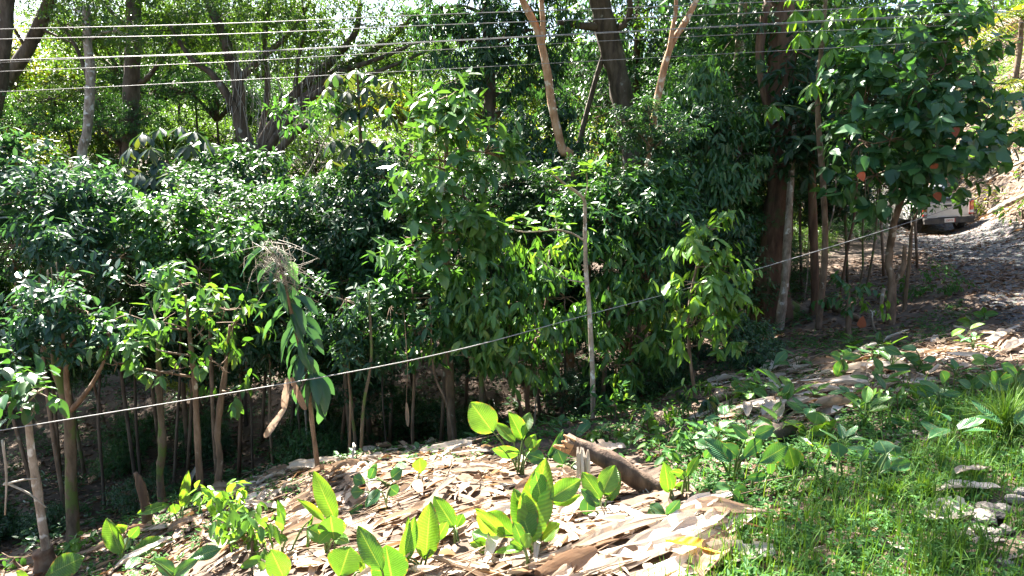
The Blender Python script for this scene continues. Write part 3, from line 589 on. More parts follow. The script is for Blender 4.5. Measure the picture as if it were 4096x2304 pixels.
tree('spreading_tree', 'wide spreading tree with many fanned dark limbs hung with thin vines', 'tree', [(1010, 860, 21), (1000, 720, 21), (990, 600, 21), (960, 480, 21), (950, 330, 21), (900, 160, 21), (830, 0, 21), (790, -150, 21)], [.3, .27, .2, .15, .1], 'dark',
     [(880, 60, 21, 260, 150), (1150, 60, 21, 240, 120), (1420, 90, 21, 230, 100), (1600, 190, 21, 200, 80), (1250, 260, 21, 200, 70), (700, 120, 21, 200, 130), (1500, 300, 21, 180, 60), (1100, -120, 21, 420, 150), (1620, 60, 21, 180, 80)], FINE, seed=7, extra=vines, limb=.25,
     branches=[([(1000, 660, 21), (1080, 520, 21), (1180, 380, 21), (1330, 240, 21), (1420, 130, 21), (1440, 0, 21)], [.2, .15, .06]), ([(1010, 640, 21), (1120, 480, 21.2), (1280, 330, 21.3), (1480, 210, 21.3), (1620, 100, 21.3), (1700, 20, 21.3)], [.19, .13, .05]),
               ([(1020, 630, 21), (1160, 450, 20.8), (1320, 310, 20.7), (1500, 240, 20.6), (1700, 160, 20.6)], [.17, .1, .04]), ([(1040, 640, 21), (1200, 430, 20.6), (1350, 330, 20.5), (1500, 290, 20.4), (1720, 200, 20.4)], [.15, .1, .03]),
               ([(1010, 700, 21), (1100, 620, 20.6), (1180, 530, 20.3), (1240, 490, 20.2)], [.15, .09]), ([(985, 560, 21), (930, 420, 20.8), (850, 300, 20.6), (760, 230, 20.5), (680, 100, 20.5)], [.16, .1, .05]),
               ([(945, 330, 21), (1050, 230, 21), (1180, 110, 21), (1260, -40, 21)], [.12, .08, .03]), ([(1180, 380, 21), (1190, 250, 21), (1220, 100, 21), (1200, -40, 21)], [.08, .05, .02]), ([(1040, 560, 21), (1070, 360, 21.4), (1060, 150, 21.4), (1090, -40, 21.4)], [.1, .06])])
tree('dense_tree', 'tall dense dark tree with narrow hanging leaves at the top centre', 'tree', [(1990, 900, 17), (1960, 600, 17), (1960, 380, 17), (1950, 100, 17), (1930, -150, 17)], [.17, .15, .1], 'dark',
     [(1850, 150, 17, 170, 130), (2030, 180, 17, 180, 150), (1800, 330, 17, 130, 110), (1960, 350, 17, 160, 120), (2130, 330, 17, 130, 130), (1930, -60, 17, 260, 140), (2180, 110, 17, 110, 120), (1760, 30, 17, 120, 110), (2000, -260, 17, 300, 150), (1950, -560, 17, 330, 200), (2230, -500, 17, 250, 180), (1700, -480, 17, 240, 160)], MANGO, seed=8)
tree('orange_barked_tree', 'slender forked tree with mottled orange bark bending in the centre', 'tree', [(2285, 720, 12.5), (2250, 600, 12.5), (2215, 460, 12.5), (2195, 330, 12.5), (2165, 170, 12.5), (2130, 80, 12.5), (2085, -10, 12.5), (2040, -140, 12.5), (1980, -400, 12.6), (1930, -700, 12.7)], [.085, .075, .06, .04], 'orange',
     [(1980, -220, 12.5, 160, 90), (2190, -260, 12.5, 160, 90), (1760, -800, 12.5, 260, 160), (2050, -900, 13.5, 280, 160), (1900, -700, 11.8, 240, 120), (2250, -750, 13, 240, 150), (1640, -620, 13.4, 200, 120), ('w', -2.1, 10.3, 7, 1.3, .9), ('w', -.6, 9.8, 7.4, 1.5, .9), ('w', .9, 10.4, 7.9, 1.4, .9), ('w', -1.2, 12, 8.6, 1.5, .9), ('w', .3, 11.4, 8.8, 1.5, .9), ('w', 1.9, 9.6, 7.6, 1.3, .8)], dict(DARK, cov=3.0, len=.2, wid=.09), seed=9, flare=0, branches=[([(2170, 190, 12.5), (2172, 90, 12.4), (2166, -20, 12.4), (2180, -200, 12.4)], [.05, .04])], limb=.3)  # high lobes out of view, added to shade the right foreground
tree('leaning_tree', 'thick dark trunk with small epiphytes leaning left before the bright gap', 'tree', [(2545, 900, 17), (2540, 700, 17), (2510, 480, 17), (2470, 300, 17), (2430, 140, 17), (2395, -20, 17), (2360, -250, 17)], [.3, .28, .24], 'dark',
     [(2300, -330, 17, 300, 180), (2560, -320, 17, 260, 160), (2230, 90, 17, 90, 80), (2540, 60, 17, 60, 60)], dict(FINE, len=.17, wid=.07), seed=10, wob=.1,
     branches=[([(2460, 120, 17), (2500, 95, 16.8), (2520, 40, 16.7), (2515, -40, 16.6)], [.09, .06]), ([(2300, 640, 17.2), (2340, 480, 17.2), (2380, 330, 17.1), (2420, 200, 17)], [.07, .06])])
tree('orange_barked_tree', 'slender forked tree with brown orange bark right of the thick leaning trunk', 'tree', [(2588, 800, 11.5), (2595, 650, 11.5), (2615, 480, 11.5), (2650, 300, 11.5), (2690, 170, 11.5), (2740, 90, 11.5), (2785, 0, 11.5), (2830, -120, 11.5), (2840, -330, 11.7), (2800, -560, 12)], [.07, .06, .045, .03], 'orange',
     [(2760, -180, 11.5, 200, 100), (2700, -620, 12, 260, 150), (2950, -560, 12.5, 230, 150), (2500, -560, 11.6, 200, 120)], dict(BROAD, cov=1.8), seed=11, flare=0, limb=.3, branches=[([(2672, 230, 11.5), (2690, 120, 11.4), (2705, 20, 11.4), (2700, -120, 11.4)], [.04, .03])])
def buttress(root, base, rg, path):
    for a, ln in ((.25, 1.25), (-.6, .7), (2.9, .8), (1.6, .7)):
        d = np.array((math.cos(a), -abs(math.sin(a)) if a < 2 else math.sin(a), 0)); p0 = base + (0, 0, .75); p1 = base + d * ln * .45 + (0, 0, .28); p2 = base + d * ln; p2[2] = hz(p2[0], p2[1]) - .05
        V, Q, T = tube(catmull([p0, p1, p2], 9), [.14, .13, .05], 7, wob=.08); link('root', mesh_np('root', V - base, [Q, T], BK['moss'], smooth=True), root)
tree('big_tree', 'biggest trunk, dark reddish with mossy buttress roots, right of centre', 'tree', [(3085, 1275, 14.5), (3095, 1050, 14.5), (3120, 800, 14.5), (3135, 500, 14.5), (3120, 250, 14.5), (3130, 0, 14.5), (3150, -300, 14.5), (3150, -560, 14.5)], [.36, .3, .27, .24, .15], 'red',
     [(3000, -420, 14.5, 330, 180), (3340, -380, 14.5, 330, 170), (3180, -620, 14.5, 420, 190), (3060, 60, 14.5, 110, 80), (3220, 60, 14.5, 120, 90)], dict(FINE, len=.2, wid=.085, mat='mid', tmpl=T6), seed=12, extra=buttress, flare=.35, sides=12, limb=.2,
     branches=[([(3125, 560, 14.5), (3070, 420, 14.3), (3040, 200, 14.2), (3070, 0, 14.2)], [.11, .08])])
tree('forest_tree', 'thin trunk with white lichen patches close beside the biggest trunk', 'tree', [(3118, 1270, 13.6), (3140, 1120, 13.6), (3150, 950, 13.6), (3165, 700, 13.8), (3180, 500, 14)], [.09, .075, .05], 'pale', [(3200, 480, 14, 120, 100), (3160, 640, 13.8, 90, 70)], dict(DARK, len=.18, wid=.08), seed=13, flare=.1)
tree('forest_tree', 'tall thin trunk with pale scar, just left of the biggest trunk', 'tree', [(3010, 1180, 15.5), (2995, 900, 15.5), (2975, 600, 15.5), (2960, 350, 15.5), (2958, 200, 15.5), (2975, 0, 15.5), (2980, -200, 15.5)], [.13, .12, .09], 'pale',
     [(2950, 130, 15, 130, 110), (2850, 280, 15, 120, 110), (2930, 480, 15, 110, 130), (2830, 500, 14.6, 110, 110), (3010, 330, 15, 90, 100), (2960, -100, 15, 200, 120)], dict(MIDL, len=.17, wid=.075, cov=3.6), seed=14)

for (x_, y_, hh, lab, sd) in ((7.0, 19.5, 11, 'tall dark tree in the shade straight behind the hand-leaved tree', 17), (9.3, 23.5, 12.5, 'tall dark tree behind the broad-leaved tree over the pickup', 18), (3.6, 20.5, 9, 'tall leafy tree behind the leafy tree wall', 19), (10.6, 27.5, 12, 'slim dark tree between the broad-leaved tree and the pickup bonnet', 20)):  # fill the dark wood; added and sized so their crowns shade the road
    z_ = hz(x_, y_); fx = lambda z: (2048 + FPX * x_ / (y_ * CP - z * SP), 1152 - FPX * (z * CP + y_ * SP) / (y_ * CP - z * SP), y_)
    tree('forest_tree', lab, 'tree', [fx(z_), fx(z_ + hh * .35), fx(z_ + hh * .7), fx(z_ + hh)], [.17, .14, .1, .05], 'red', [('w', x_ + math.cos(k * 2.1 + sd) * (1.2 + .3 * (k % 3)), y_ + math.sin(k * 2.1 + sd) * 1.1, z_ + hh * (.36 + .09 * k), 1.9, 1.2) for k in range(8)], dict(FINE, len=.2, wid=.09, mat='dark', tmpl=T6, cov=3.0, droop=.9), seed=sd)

# palmate saplings: whorls of big leaflets at the ends of long stalks
def whorl(root, base, c, tilt, n, ll, lw, me, rg, droop=.75):
    a0 = rg.uniform(0, 6.28); up = unit(UP + np.asarray(tilt) * .5); s = unit(np.cross(up, (0.3, 1, 0))); t = np.cross(up, s); D, N = [], []
    for k in range(n):
        a = a0 + k * 6.283 / n + rg.uniform(-.12, .12); r = s * math.cos(a) + t * math.sin(a); D.append(unit(r - UP * droop * rg.uniform(.6, 1.25))); N.append(unit(up + r * .5))
    L = ll * rg.uniform(.75, 1.1, n); leaf_objects(root, base, np.repeat(np.asarray(c)[None], n, 0) + np.array(D) * .02, np.array(D), np.array(N), L, lw * L / ll, me)
def palmate(name, label, trunk, rad, bk, whorls, ll, lw, mat, seed, nl=8, droop=.75, shape='obov'):
    def ex(root, base, rg, path):
        me = unit_leaf('palm_' + shape, LMAT(mat, True), fold=.05, droop=.2, shape=shape); specs = []
        for (px, py, d) in whorls:
            c = P(px, py, d); i = np.argmin(np.abs(path[:, 2] - (c[2] - .12))) if path[-1, 2] > c[2] - .12 else len(path) - 1; s = path[i]
            specs.append((catmull([s, (s + c) / 2 + (0, 0, .06), c], 7), [.012, .006], 5, {})); whorl(root, base, c, unit(c - s), nl + int(rg.integers(-1, 2)), ll, lw, me, rg, droop)
        for sp in specs:
            V, Q, T = tube(*sp[:3]); link('leaf_stalk', mesh_np('leaf_stalk', V - base, [Q, T], BK['stem'], smooth=True), root)
    return tree(name, label, 'tree', trunk, rad, bk, [], None, seed=seed, extra=ex, flare=0)
palmate('umbrella_leaf_tree', 'sapling with drooping umbrella whorls of big leaves at the upper left', [(690, 1000, 13), (680, 800, 13), (672, 700, 13), (668, 640, 13)], [.05, .04, .025], 'twig',
        [(570, 530, 13), (640, 510, 13.2), (720, 505, 13), (780, 525, 12.8), (600, 590, 12.6), (760, 580, 12.6), (520, 590, 12.8), (820, 560, 13.2), (490, 670, 12.8), (560, 690, 12.4), (620, 700, 12.3), (690, 690, 12.2), (760, 690, 12.4), (830, 670, 12.8), (590, 740, 12.3), (690, 745, 12.1), (790, 740, 12.4), (860, 710, 12.9), (640, 640, 12.6)], .34, .13, 'umber', 21)
palmate('umbrella_leaf_tree', 'dark tree of drooping umbrella whorls beside the sunlit pale-topped tree', [(1445, 1000, 12.5), (1450, 750, 12.5), (1440, 500, 12.5), (1430, 300, 12.5)], [.05, .04, .02], 'twig',
        [(1340, 290, 12.5), (1420, 280, 12.6), (1500, 300, 12.5), (1570, 320, 12.4), (1310, 350, 12.4), (1390, 360, 12.2), (1470, 350, 12.2), (1545, 390, 12.4), (1320, 410, 12.6), (1400, 430, 12.2), (1480, 420, 12.1), (1560, 460, 12.4), (1330, 560, 12.4), (1400, 580, 12.2), (1470, 560, 12.1), (1540, 560, 12.4), (1320, 640, 12.5), (1390, 660, 12.2), (1460, 650, 12.2), (1530, 640, 12.4), (1350, 480, 12.8), (1440, 500, 12.7)], .34, .12, 'umber', 22)
palmate('hand_leaf_tree', 'small tree with pale green hanging hand-shaped leaves near the top right', [(3300, 1000, 12.5), (3290, 700, 12.5), (3270, 420, 12.5), (3290, 150, 12.5), (3310, -80, 12.5)], [.06, .05, .03], 'tan',
        [(3180, 40, 12.2), (3260, 20, 12.3), (3340, 50, 12), (3420, 20, 12.2), (3290, 110, 12), (3450, 120, 12.1), (3540, 60, 12.2), (3500, 10, 12), (3300, 300, 12), (3250, 330, 11.9), (3330, 190, 11.9), (3430, 190, 11.8), (3480, 80, 12), (3200, 130, 12.2), (3190, -50, 12), (3380, -60, 12.1), (3090, 420, 12.6)], .34, .12, 'bright', 23, nl=7, droop=1.3)
tree('broad_leaf_tree', 'shade tree with big dark compound leaves behind the slanting brown trunk', 'tree', [(3260, 1150, 14), (3250, 800, 14), (3240, 500, 14), (3270, 250, 14)], [.09, .08, .05], 'red',
     [(3230, 330, 13.8, 120, 90), (3350, 260, 13.8, 130, 110), (3220, 520, 13.6, 110, 90), (3340, 450, 13.8, 130, 110), (3300, 600, 13.5, 130, 80), (3450, 330, 14, 130, 120), (3180, 200, 14, 100, 90), (3400, 560, 13.8, 120, 90)], dict(BROAD, len=.3, wid=.12, mat='dark', droop=.7, cov=3.2), seed=24, singles=90)

# the big broad-leaved tree before the truck
def rust_leaves(root, base, rg, path):
    pts = np.array([P(px, py, 10.6) for px, py in ((3440, 690), (3820, 510), (3745, 770), (3735, 655))])
    D = unit(rg.normal(size=(4, 3)) * .5 - UP); N = unit(np.array((0, -1, .3)) + rg.normal(size=(4, 3)) * .4)
    for o in leaf_objects(root, base, pts, D, N, .15, .12, unit_leaf('one_heart', LMAT('rust', True), shape='heart')): o['label'] = 'withered rust red leaf'
tree('broad_leaf_tree', 'broad-leaved tree on a slanting brown trunk hanging over the pickup', 'tree', [(3570, 1235, 11.8), (3568, 1130, 11.8), (3555, 1050, 11.8), (3575, 900, 11.6), (3610, 780, 11.5), (3640, 620, 11.5), (3680, 420, 11.5), (3730, 280, 11.5), (3800, 140, 11.5), (3860, 20, 11.5)], [.068, .06, .048, .032, .015], 'tan',
     [(3450, 430, 11.6, 130, 110), (3560, 560, 11.2, 130, 90), (3500, 700, 11.3, 140, 80), (3700, 560, 11, 150, 110), (3850, 480, 11.2, 140, 120), (3800, 640, 11.2, 150, 90), (3650, 350, 11.2, 140, 120), (3780, 260, 11.2, 150, 120), (3900, 330, 11.4, 120, 120), (3700, 110, 11.6, 110, 110), (3830, 80, 11.6, 130, 110), (3560, 250, 11.8, 130, 120), (3940, 600, 11.4, 80, 90), (3600, 730, 11.2, 110, 60), (3880, 690, 11.3, 80, 40), (3460, 570, 11.6, 110, 90), (3960, 440, 11.5, 80, 80)],
     dict(BROAD, cov=4.6), seed=25, singles=240, single_shape='heart', extra=rust_leaves, flare=.1, limb=.35,
     branches=[([(3575, 1130, 11.8), (3610, 1080, 11.7), (3620, 980, 11.6)], [.05, .03])])
tree('shrub', 'leafy shrub hanging down over the side of the pickup', 'shrub', [(3640, 1010, 13), (3650, 900, 13), (3690, 800, 13)], [.04, .03, .015], 'twig', [(3660, 800, 13, 55, 40), (3720, 800, 13, 50, 28), (3590, 830, 13.5, 40, 35)], dict(MIDL, len=.13, wid=.06, cov=2.6), seed=26, flare=0)

# the sunlit tree in the middle
tree('sunlit_tree', 'sunlit tree with large ribbed leaves glinting white, left of centre', 'tree', [(1800, 1560, 10), (1790, 1200, 10), (1780, 900, 10), (1785, 600, 10), (1790, 380, 10)], [.07, .06, .04, .015], 'tan',
     [(1790, 390, 9.8, 90, 80), (1700, 500, 9.7, 110, 80), (1850, 500, 9.7, 110, 80), (1640, 620, 9.6, 70, 60), (1760, 640, 9.5, 130, 80), (1940, 610, 9.5, 90, 80), (1680, 800, 9.4, 90, 80), (1850, 780, 9.3, 120, 90), (1740, 930, 9.2, 130, 90), (1900, 920, 9.3, 110, 80), (1650, 980, 9.2, 70, 70), (1800, 1060, 9.2, 120, 80)],
     CORR, seed=31, singles=260, single_shape='oval', flare=.1)

# mounds of shrubs and small trees of the middle row
MIDROW = [
    ('blue-green shrubby tree at the left edge above the many-stemmed trunks', [(180, 1500, 10.5), (160, 1100, 10.5), (150, 800, 10.5)], .06, 'tan', [(90, 800, 10.5, 170, 110), (300, 760, 10.8, 160, 100), (60, 980, 10.2, 150, 120), (260, 950, 10, 170, 120), (420, 880, 10.5, 130, 100), (120, 640, 11, 150, 100), (430, 1040, 10, 120, 90)], BLUE, 41),
    ('rounded dark shrubby tree with white glinting top right of the many-stemmed tree', [(850, 1600, 10.2), (840, 1200, 10.2), (850, 900, 10.2)], .06, 'tan', [(720, 900, 10.3, 150, 110), (900, 950, 10.2, 160, 120), (1010, 1010, 10.1, 120, 90), (800, 1080, 9.9, 170, 110), (620, 1000, 10.3, 130, 110), (960, 1130, 9.9, 130, 90)], dict(BLUE, mat='mid', len=.14), 42),
    ('glossy-leaved shrub behind the umbrella-leaved sapling', [(950, 1000, 14), (960, 800, 14), (970, 650, 14)], .06, 'dark', [(900, 700, 14, 160, 90), (1040, 720, 14, 140, 90), (980, 820, 13.6, 180, 90), (820, 830, 13.6, 140, 90), (1100, 850, 13.6, 140, 90)], dict(BLUE, mat='dark', cov=6.5), 43),
    ('broad dark shrub between the rounded shrub and the sunlit tree', [(1380, 1500, 11), (1370, 1200, 11), (1360, 950, 11)], .06, 'tan', [(1260, 830, 11.5, 150, 90), (1430, 800, 11.5, 150, 90), (1360, 950, 11, 170, 100), (1500, 980, 11, 130, 100), (1420, 1100, 10.8, 160, 100), (1280, 1050, 11, 130, 90), (1530, 1120, 10.6, 120, 90)], dict(MIDL, mat='dark'), 44),
    ('pale-barked sapling with a flat leaf cluster left of the dark umbrella tree', [(1180, 1000, 12), (1190, 880, 12), (1210, 740, 12), (1250, 660, 12), (1300, 560, 12)], .035, 'pale', [(1230, 480, 12, 120, 45), (1350, 470, 12.2, 90, 40), (1260, 740, 12, 110, 50), (1170, 780, 11.8, 80, 45)], dict(BLUE, mat='mid', cov=2.8), 45),
    ('dark rounded shrub behind the mottled orange trunk', [(2120, 1050, 13.5), (2120, 850, 13.5), (2120, 600, 13.5)], .06, 'dark', [(2060, 560, 13.5, 110, 90), (2200, 540, 13.5, 110, 90), (2100, 690, 13, 150, 90), (2240, 680, 13, 110, 90), (2030, 780, 13, 120, 90), (2180, 800, 12.8, 130, 90)], dict(DARK, droop=1.0, cov=7), 46),
    ('rounded glossy shrub in the middle between the two orange-barked trees', [(2420, 1450, 10.6), (2440, 1150, 10.6), (2450, 850, 10.6)], .07, 'tan', [(2330, 790, 10.8, 120, 90), (2500, 740, 10.8, 140, 80), (2640, 760, 10.8, 120, 90), (2420, 880, 10.4, 150, 90), (2580, 890, 10.4, 150, 100), (2700, 880, 10.6, 100, 100), (2300, 920, 10.4, 110, 90)], dict(MIDL, mat='mid', cov=7), 47),
    ('dark shrub under the sunlit tree with scattered large leaves', [(1650, 1700, 9.6), (1660, 1400, 9.6), (1650, 1150, 9.6)], .045, 'tan', [(1640, 1120, 9.5, 130, 90), (1760, 1200, 9.3, 140, 90), (1560, 1230, 9.5, 120, 90), (1680, 1310, 9.3, 140, 80), (1850, 1280, 9.3, 110, 80)], dict(MIDL, len=.19, wid=.09, cov=5.5), 48),
    ('leafy tree wall at the left of the biggest trunk', [(2800, 1300, 12.5), (2810, 1000, 12.5), (2800, 700, 12.5), (2790, 400, 12.5)], .06, 'dark', [(2780, 380, 12.5, 110, 100), (2700, 480, 12.3, 100, 100), (2830, 540, 12.2, 120, 110), (2720, 640, 12, 110, 100), (2880, 700, 12, 110, 110), (2780, 790, 11.8, 130, 100), (2920, 880, 12, 90, 110), (2960, 620, 12.4, 80, 120)], dict(HANG, mat='mid', cov=6), 49),
    ('dark understory tree with tangled dry creepers left of the hanging-leaf trees', [(1430, 1800, 9.2), (1400, 1550, 9.2), (1390, 1300, 9.2)], .04, 'moss', [(1380, 1200, 9.2, 130, 90), (1480, 1330, 9, 120, 90), (1330, 1330, 9.2, 110, 80), (1420, 1440, 9, 120, 60)], dict(DARK, len=.13, wid=.06, cov=5.5), 50),
    ('dark shrub filling the gap behind the drooping-leaf plant', [(1080, 1700, 10.5), (1080, 1450, 10.5), (1070, 1200, 10.5)], .04, 'tan', [(1080, 1180, 10.5, 140, 90), (1000, 1300, 10.3, 130, 80), (1160, 1320, 10.4, 120, 80), (1060, 1420, 10.3, 130, 50)], dict(DARK, cov=6), 51),
    ('pale-leaved sapling cluster in the shade below the leafy tree wall', [(2960, 1300, 13), (2955, 1100, 13), (2950, 950, 13)], .04, 'tan', [(2950, 1000, 13, 90, 80), (2900, 1110, 12.6, 80, 60), (3010, 1120, 13, 60, 60)], dict(MIDL, cov=2.6), 52),
]
for lab, tr, r, bk, lb, lf, sd in MIDROW: tree('understory_tree', lab, 'tree', tr, [r * .6, r * .5, r * .25], bk, lb, lf, seed=sd, flare=.1)

# cacao-like trees with hanging leaves
HANGT = [
    ('hanging-leaf tree left of the white-spotted pole sapling', [(1930, 1690, 9.3), (1925, 1500, 9.3), (1930, 1250, 9.3), (1950, 1000, 9.3)], .06, 'moss', [(1960, 1050, 9.3, 110, 90), (1900, 1180, 9.1, 110, 80), (2030, 1200, 9.1, 110, 90), (1950, 1330, 8.9, 120, 80), (1850, 1420, 8.9, 90, 60), (2010, 1430, 8.9, 100, 60)], 61, 110),
    ('hanging-leaf tree just behind the white-spotted pole sapling', [(2120, 1660, 9.6), (2110, 1500, 9.6), (2180, 1250, 9.6), (2200, 1000, 9.6)], .06, 'red', [(2180, 1060, 9.5, 110, 80), (2120, 1200, 9.2, 110, 80), (2260, 1190, 9.3, 110, 80), (2170, 1340, 9.1, 120, 80), (2290, 1330, 9.2, 90, 70), (2130, 1460, 9, 90, 50)], 62, 110),
    ('hanging-leaf tree with yellowish leaves right of the white-spotted pole sapling', [(2540, 1560, 9.9), (2520, 1350, 9.9), (2500, 1100, 9.9)], .05, 'red', [(2430, 1060, 9.9, 110, 80), (2560, 1080, 9.9, 120, 80), (2480, 1220, 9.6, 110, 80), (2610, 1220, 9.6, 110, 80), (2540, 1340, 9.4, 110, 80), (2470, 1460, 9.2, 80, 60), (2640, 1370, 9.5, 90, 70)], 63, 110),
]
for lab, tr, r, bk, lb, sd, ns in HANGT: tree('hanging_leaf_tree', lab, 'tree', tr, [r * .65, r * .55, r * .3], bk, lb, HANG, seed=sd, singles=ns, flare=.15)
tree('hanging_leaf_tree', 'bright green hanging-leaf sapling before the biggest trunk', 'tree', [(2790, 1550, 8.8), (2760, 1430, 8.8), (2755, 1250, 8.8), (2790, 1050, 8.8), (2830, 900, 8.8)], [.025, .02, .01], 'tan',
     [(2830, 920, 8.8, 90, 60), (2800, 1010, 8.7, 90, 70), (2870, 1060, 8.7, 90, 80), (2790, 1130, 8.6, 80, 70), (2890, 1180, 8.6, 90, 80), (2840, 1260, 8.5, 90, 70), (2770, 1300, 8.5, 60, 60), (2920, 1300, 8.6, 50, 50), (2860, 1360, 8.5, 60, 40)], BRIT, seed=64, singles=220, flare=0)

# the many-stemmed tree on the left
tree('many_stemmed_tree', 'many-stemmed tree with candelabra of tan stems at the left', 'tree', [(292, 2170, 8.3), (285, 1950, 8.3), (280, 1720, 8.3), (260, 1600, 8.3), (225, 1450, 8.3), (200, 1250, 8.3), (190, 1080, 8.3)], [.075, .065, .05, .006], 'moss',
     [(110, 1230, 8.2, 120, 80), (240, 1180, 8.1, 110, 80), (60, 1370, 8, 90, 70), (190, 1350, 8, 110, 70), (330, 1240, 8.1, 90, 70), (420, 1330, 8.1, 80, 60)], dict(BLUE, len=.15), seed=71, branch_bk='tan', singles=60,
     branches=[([(280, 1640, 8.3), (265, 1500, 8.2), (275, 1400, 8.2), (305, 1330, 8.2), (300, 1180, 8.2)], [.04, .006]), ([(285, 1640, 8.3), (330, 1590, 8.2), (385, 1510, 8.1), (430, 1400, 8.1), (445, 1280, 8.1)], [.04, .006]), ([(262, 1610, 8.3), (235, 1400, 8.4), (240, 1200, 8.4), (225, 1050, 8.4)], [.035, .005]),
               ([(250, 1580, 8.3), (200, 1450, 8.4), (130, 1250, 8.5), (100, 1080, 8.5)], [.03, .004]), ([(240, 1500, 8.3), (225, 1300, 8.2), (205, 1070, 8.2)], [.026, .004]), ([(265, 1420, 8.2), (240, 1240, 8.2), (265, 1060, 8.2)], [.026, .004])])
tree('leaning_sapling', 'lichen-spotted leaning sapling with large leaves, nearest the left edge', 'tree', [(190, 2210, 6.9), (155, 2000, 6.9), (125, 1800, 6.9), (105, 1660, 6.9), (60, 1600, 6.9)], [.045, .042, .035, .02], 'pale', [(60, 1600, 6.9, 70, 40), (150, 1570, 6.8, 60, 40), (130, 1640, 6.7, 60, 30), (20, 1550, 6.9, 60, 40)], dict(BLUE, len=.2, wid=.1, mat='mid', cov=2.6), seed=72, singles=90, flare=.1)
tree('understory_tree', 'tan-trunked tree with loose sprays of large leaves left of the hanging dead leaves', 'tree', [(800, 1960, 8.2), (790, 1750, 8.2), (780, 1550, 8.2), (760, 1350, 8.2), (740, 1180, 8.2)], [.042, .038, .03, .015], 'tan',
     [(720, 1140, 8.2, 110, 70), (560, 1380, 8, 90, 50), (470, 1450, 7.9, 80, 55), (650, 1290, 8.1, 90, 60), (800, 1330, 8.1, 100, 60), (700, 1480, 8, 90, 45), (880, 1460, 8, 80, 50), (520, 1260, 8.1, 90, 60), (900, 1240, 8.2, 100, 70)], dict(len=.19, wid=.085, mat='hang', cov=2.0, droop=.8, hang=.4, per=6), seed=73, singles=150, flare=.1)
tree('understory_tree', 'moss-covered crooked trunk under the left canopy', 'tree', [(655, 2060, 8.6), (640, 1900, 8.6), (650, 1780, 8.6), (640, 1620, 8.6), (635, 1500, 8.6), (630, 1300, 8.6)], [.05, .05, .045, .04, .02], 'moss', [(620, 1240, 8.8, 120, 80), (560, 1140, 9, 120, 80)], dict(BLUE, cov=3), seed=74, flare=.1, wob=.16)
tree('understory_tree', 'twisted grey-brown trunk wound by a climber, left of the dangling dead leaves', 'tree', [(862, 1960, 8.4), (880, 1850, 8.4), (870, 1730, 8.4), (885, 1600, 8.4), (905, 1450, 8.4), (920, 1300, 8.4)], [.04, .04, .035, .015], 'tan', [(930, 1560, 8.2, 60, 35), (940, 1290, 8.5, 110, 70)], dict(HANG, cov=2.4), seed=75, singles=40, flare=.1, wob=.15)

# bare trunks in the dark of the gully
TR = [((690, 2020), (720, 1500), 11, .05, 'dark', 'thin dark trunk right of the moss-covered one'), ((1010, 1850), (985, 1450), 11, .04, 'dark', 'thin dark trunk in the gully behind the dangling dead leaves'),
      ((1390, 1790), (1390, 1450), 9, .03, 'tan', 'slim tan trunk at the edge of the sunlit heap'), ((1440, 1810), (1485, 1430), 8.8, .045, 'moss', 'greenish trunk leaning right behind the dry leaf heap'), ((1825, 1760), (1735, 1480), 9, .035, 'tan', 'bare trunk slanting left behind the tall white-lit leaf'),
      ((1540, 1720), (1530, 1420), 11, .03, 'dark', 'dark thin trunk in shade behind the slanting trunk'), ((2110, 1690), (2040, 1480), 9.3, .04, 'red', 'short leaning trunk at the foot of the hanging-leaf trees'), ((2135, 1680), (2150, 1450), 9.3, .02, 'pale', 'thin pale stem beside the short leaning trunk'),
      ((2370, 1450), (2360, 1150), 11.5, .06, 'red', 'reddish trunk in shade behind the white-spotted pole sapling'), ((2690, 1400), (2680, 1100), 11, .03, 'dark', 'dark stem in shade behind the yellowish hanging leaves'), ((3370, 1120), (3420, 840), 15, .06, 'red', 'dark reddish stump-topped trunk behind the stake'), ((3290, 1140), (3340, 800), 14.5, .035, 'pale', 'pale thin trunk slanting right of the biggest trunk'),
      ((3480, 1080), (3510, 780), 15, .05, 'moss', 'mossy twin trunk nearest the pickup bonnet'), ((3450, 1080), (3460, 760), 15.5, .045, 'moss', 'mossy twin trunk left of its partner by the pickup'), ((3230, 1100), (3240, 760), 15, .02, 'pale', 'thin pole standing right behind the lichen trunk'), ((410, 1900), (400, 1450), 11, .05, 'dark', 'dark trunk deep in shade right of the many-stemmed tree'),
      ((560, 1900), (540, 1420), 12, .05, 'dark', 'dark trunk deep in shade left of the moss-covered one'), ((1210, 1800), (1200, 1480), 11, .04, 'dark', 'dark trunk in shade right of the dangling dead leaves'), ((2260, 1520), (2270, 1250), 12, .05, 'dark', 'dark trunk in shade among the hanging leaves')]
for (a, b_, d, r, bk, lab) in TR:
    m_ = ((a[0] + b_[0]) / 2 + random.uniform(-14, 14), (a[1] + b_[1]) / 2); t_ = (b_[0] + random.uniform(-15, 15), b_[1] - 260)
    tree('understory_tree', lab, 'tree', [(*a, d), (*m_, d), (*b_, d), (*t_, d)], [r * .55, r * .48, r * .3], bk, [(t_[0], t_[1] + 30, d, 90, 60)] if d > 10 else [], dict(DARK, cov=2.0), seed=int(a[0]), flare=.15)

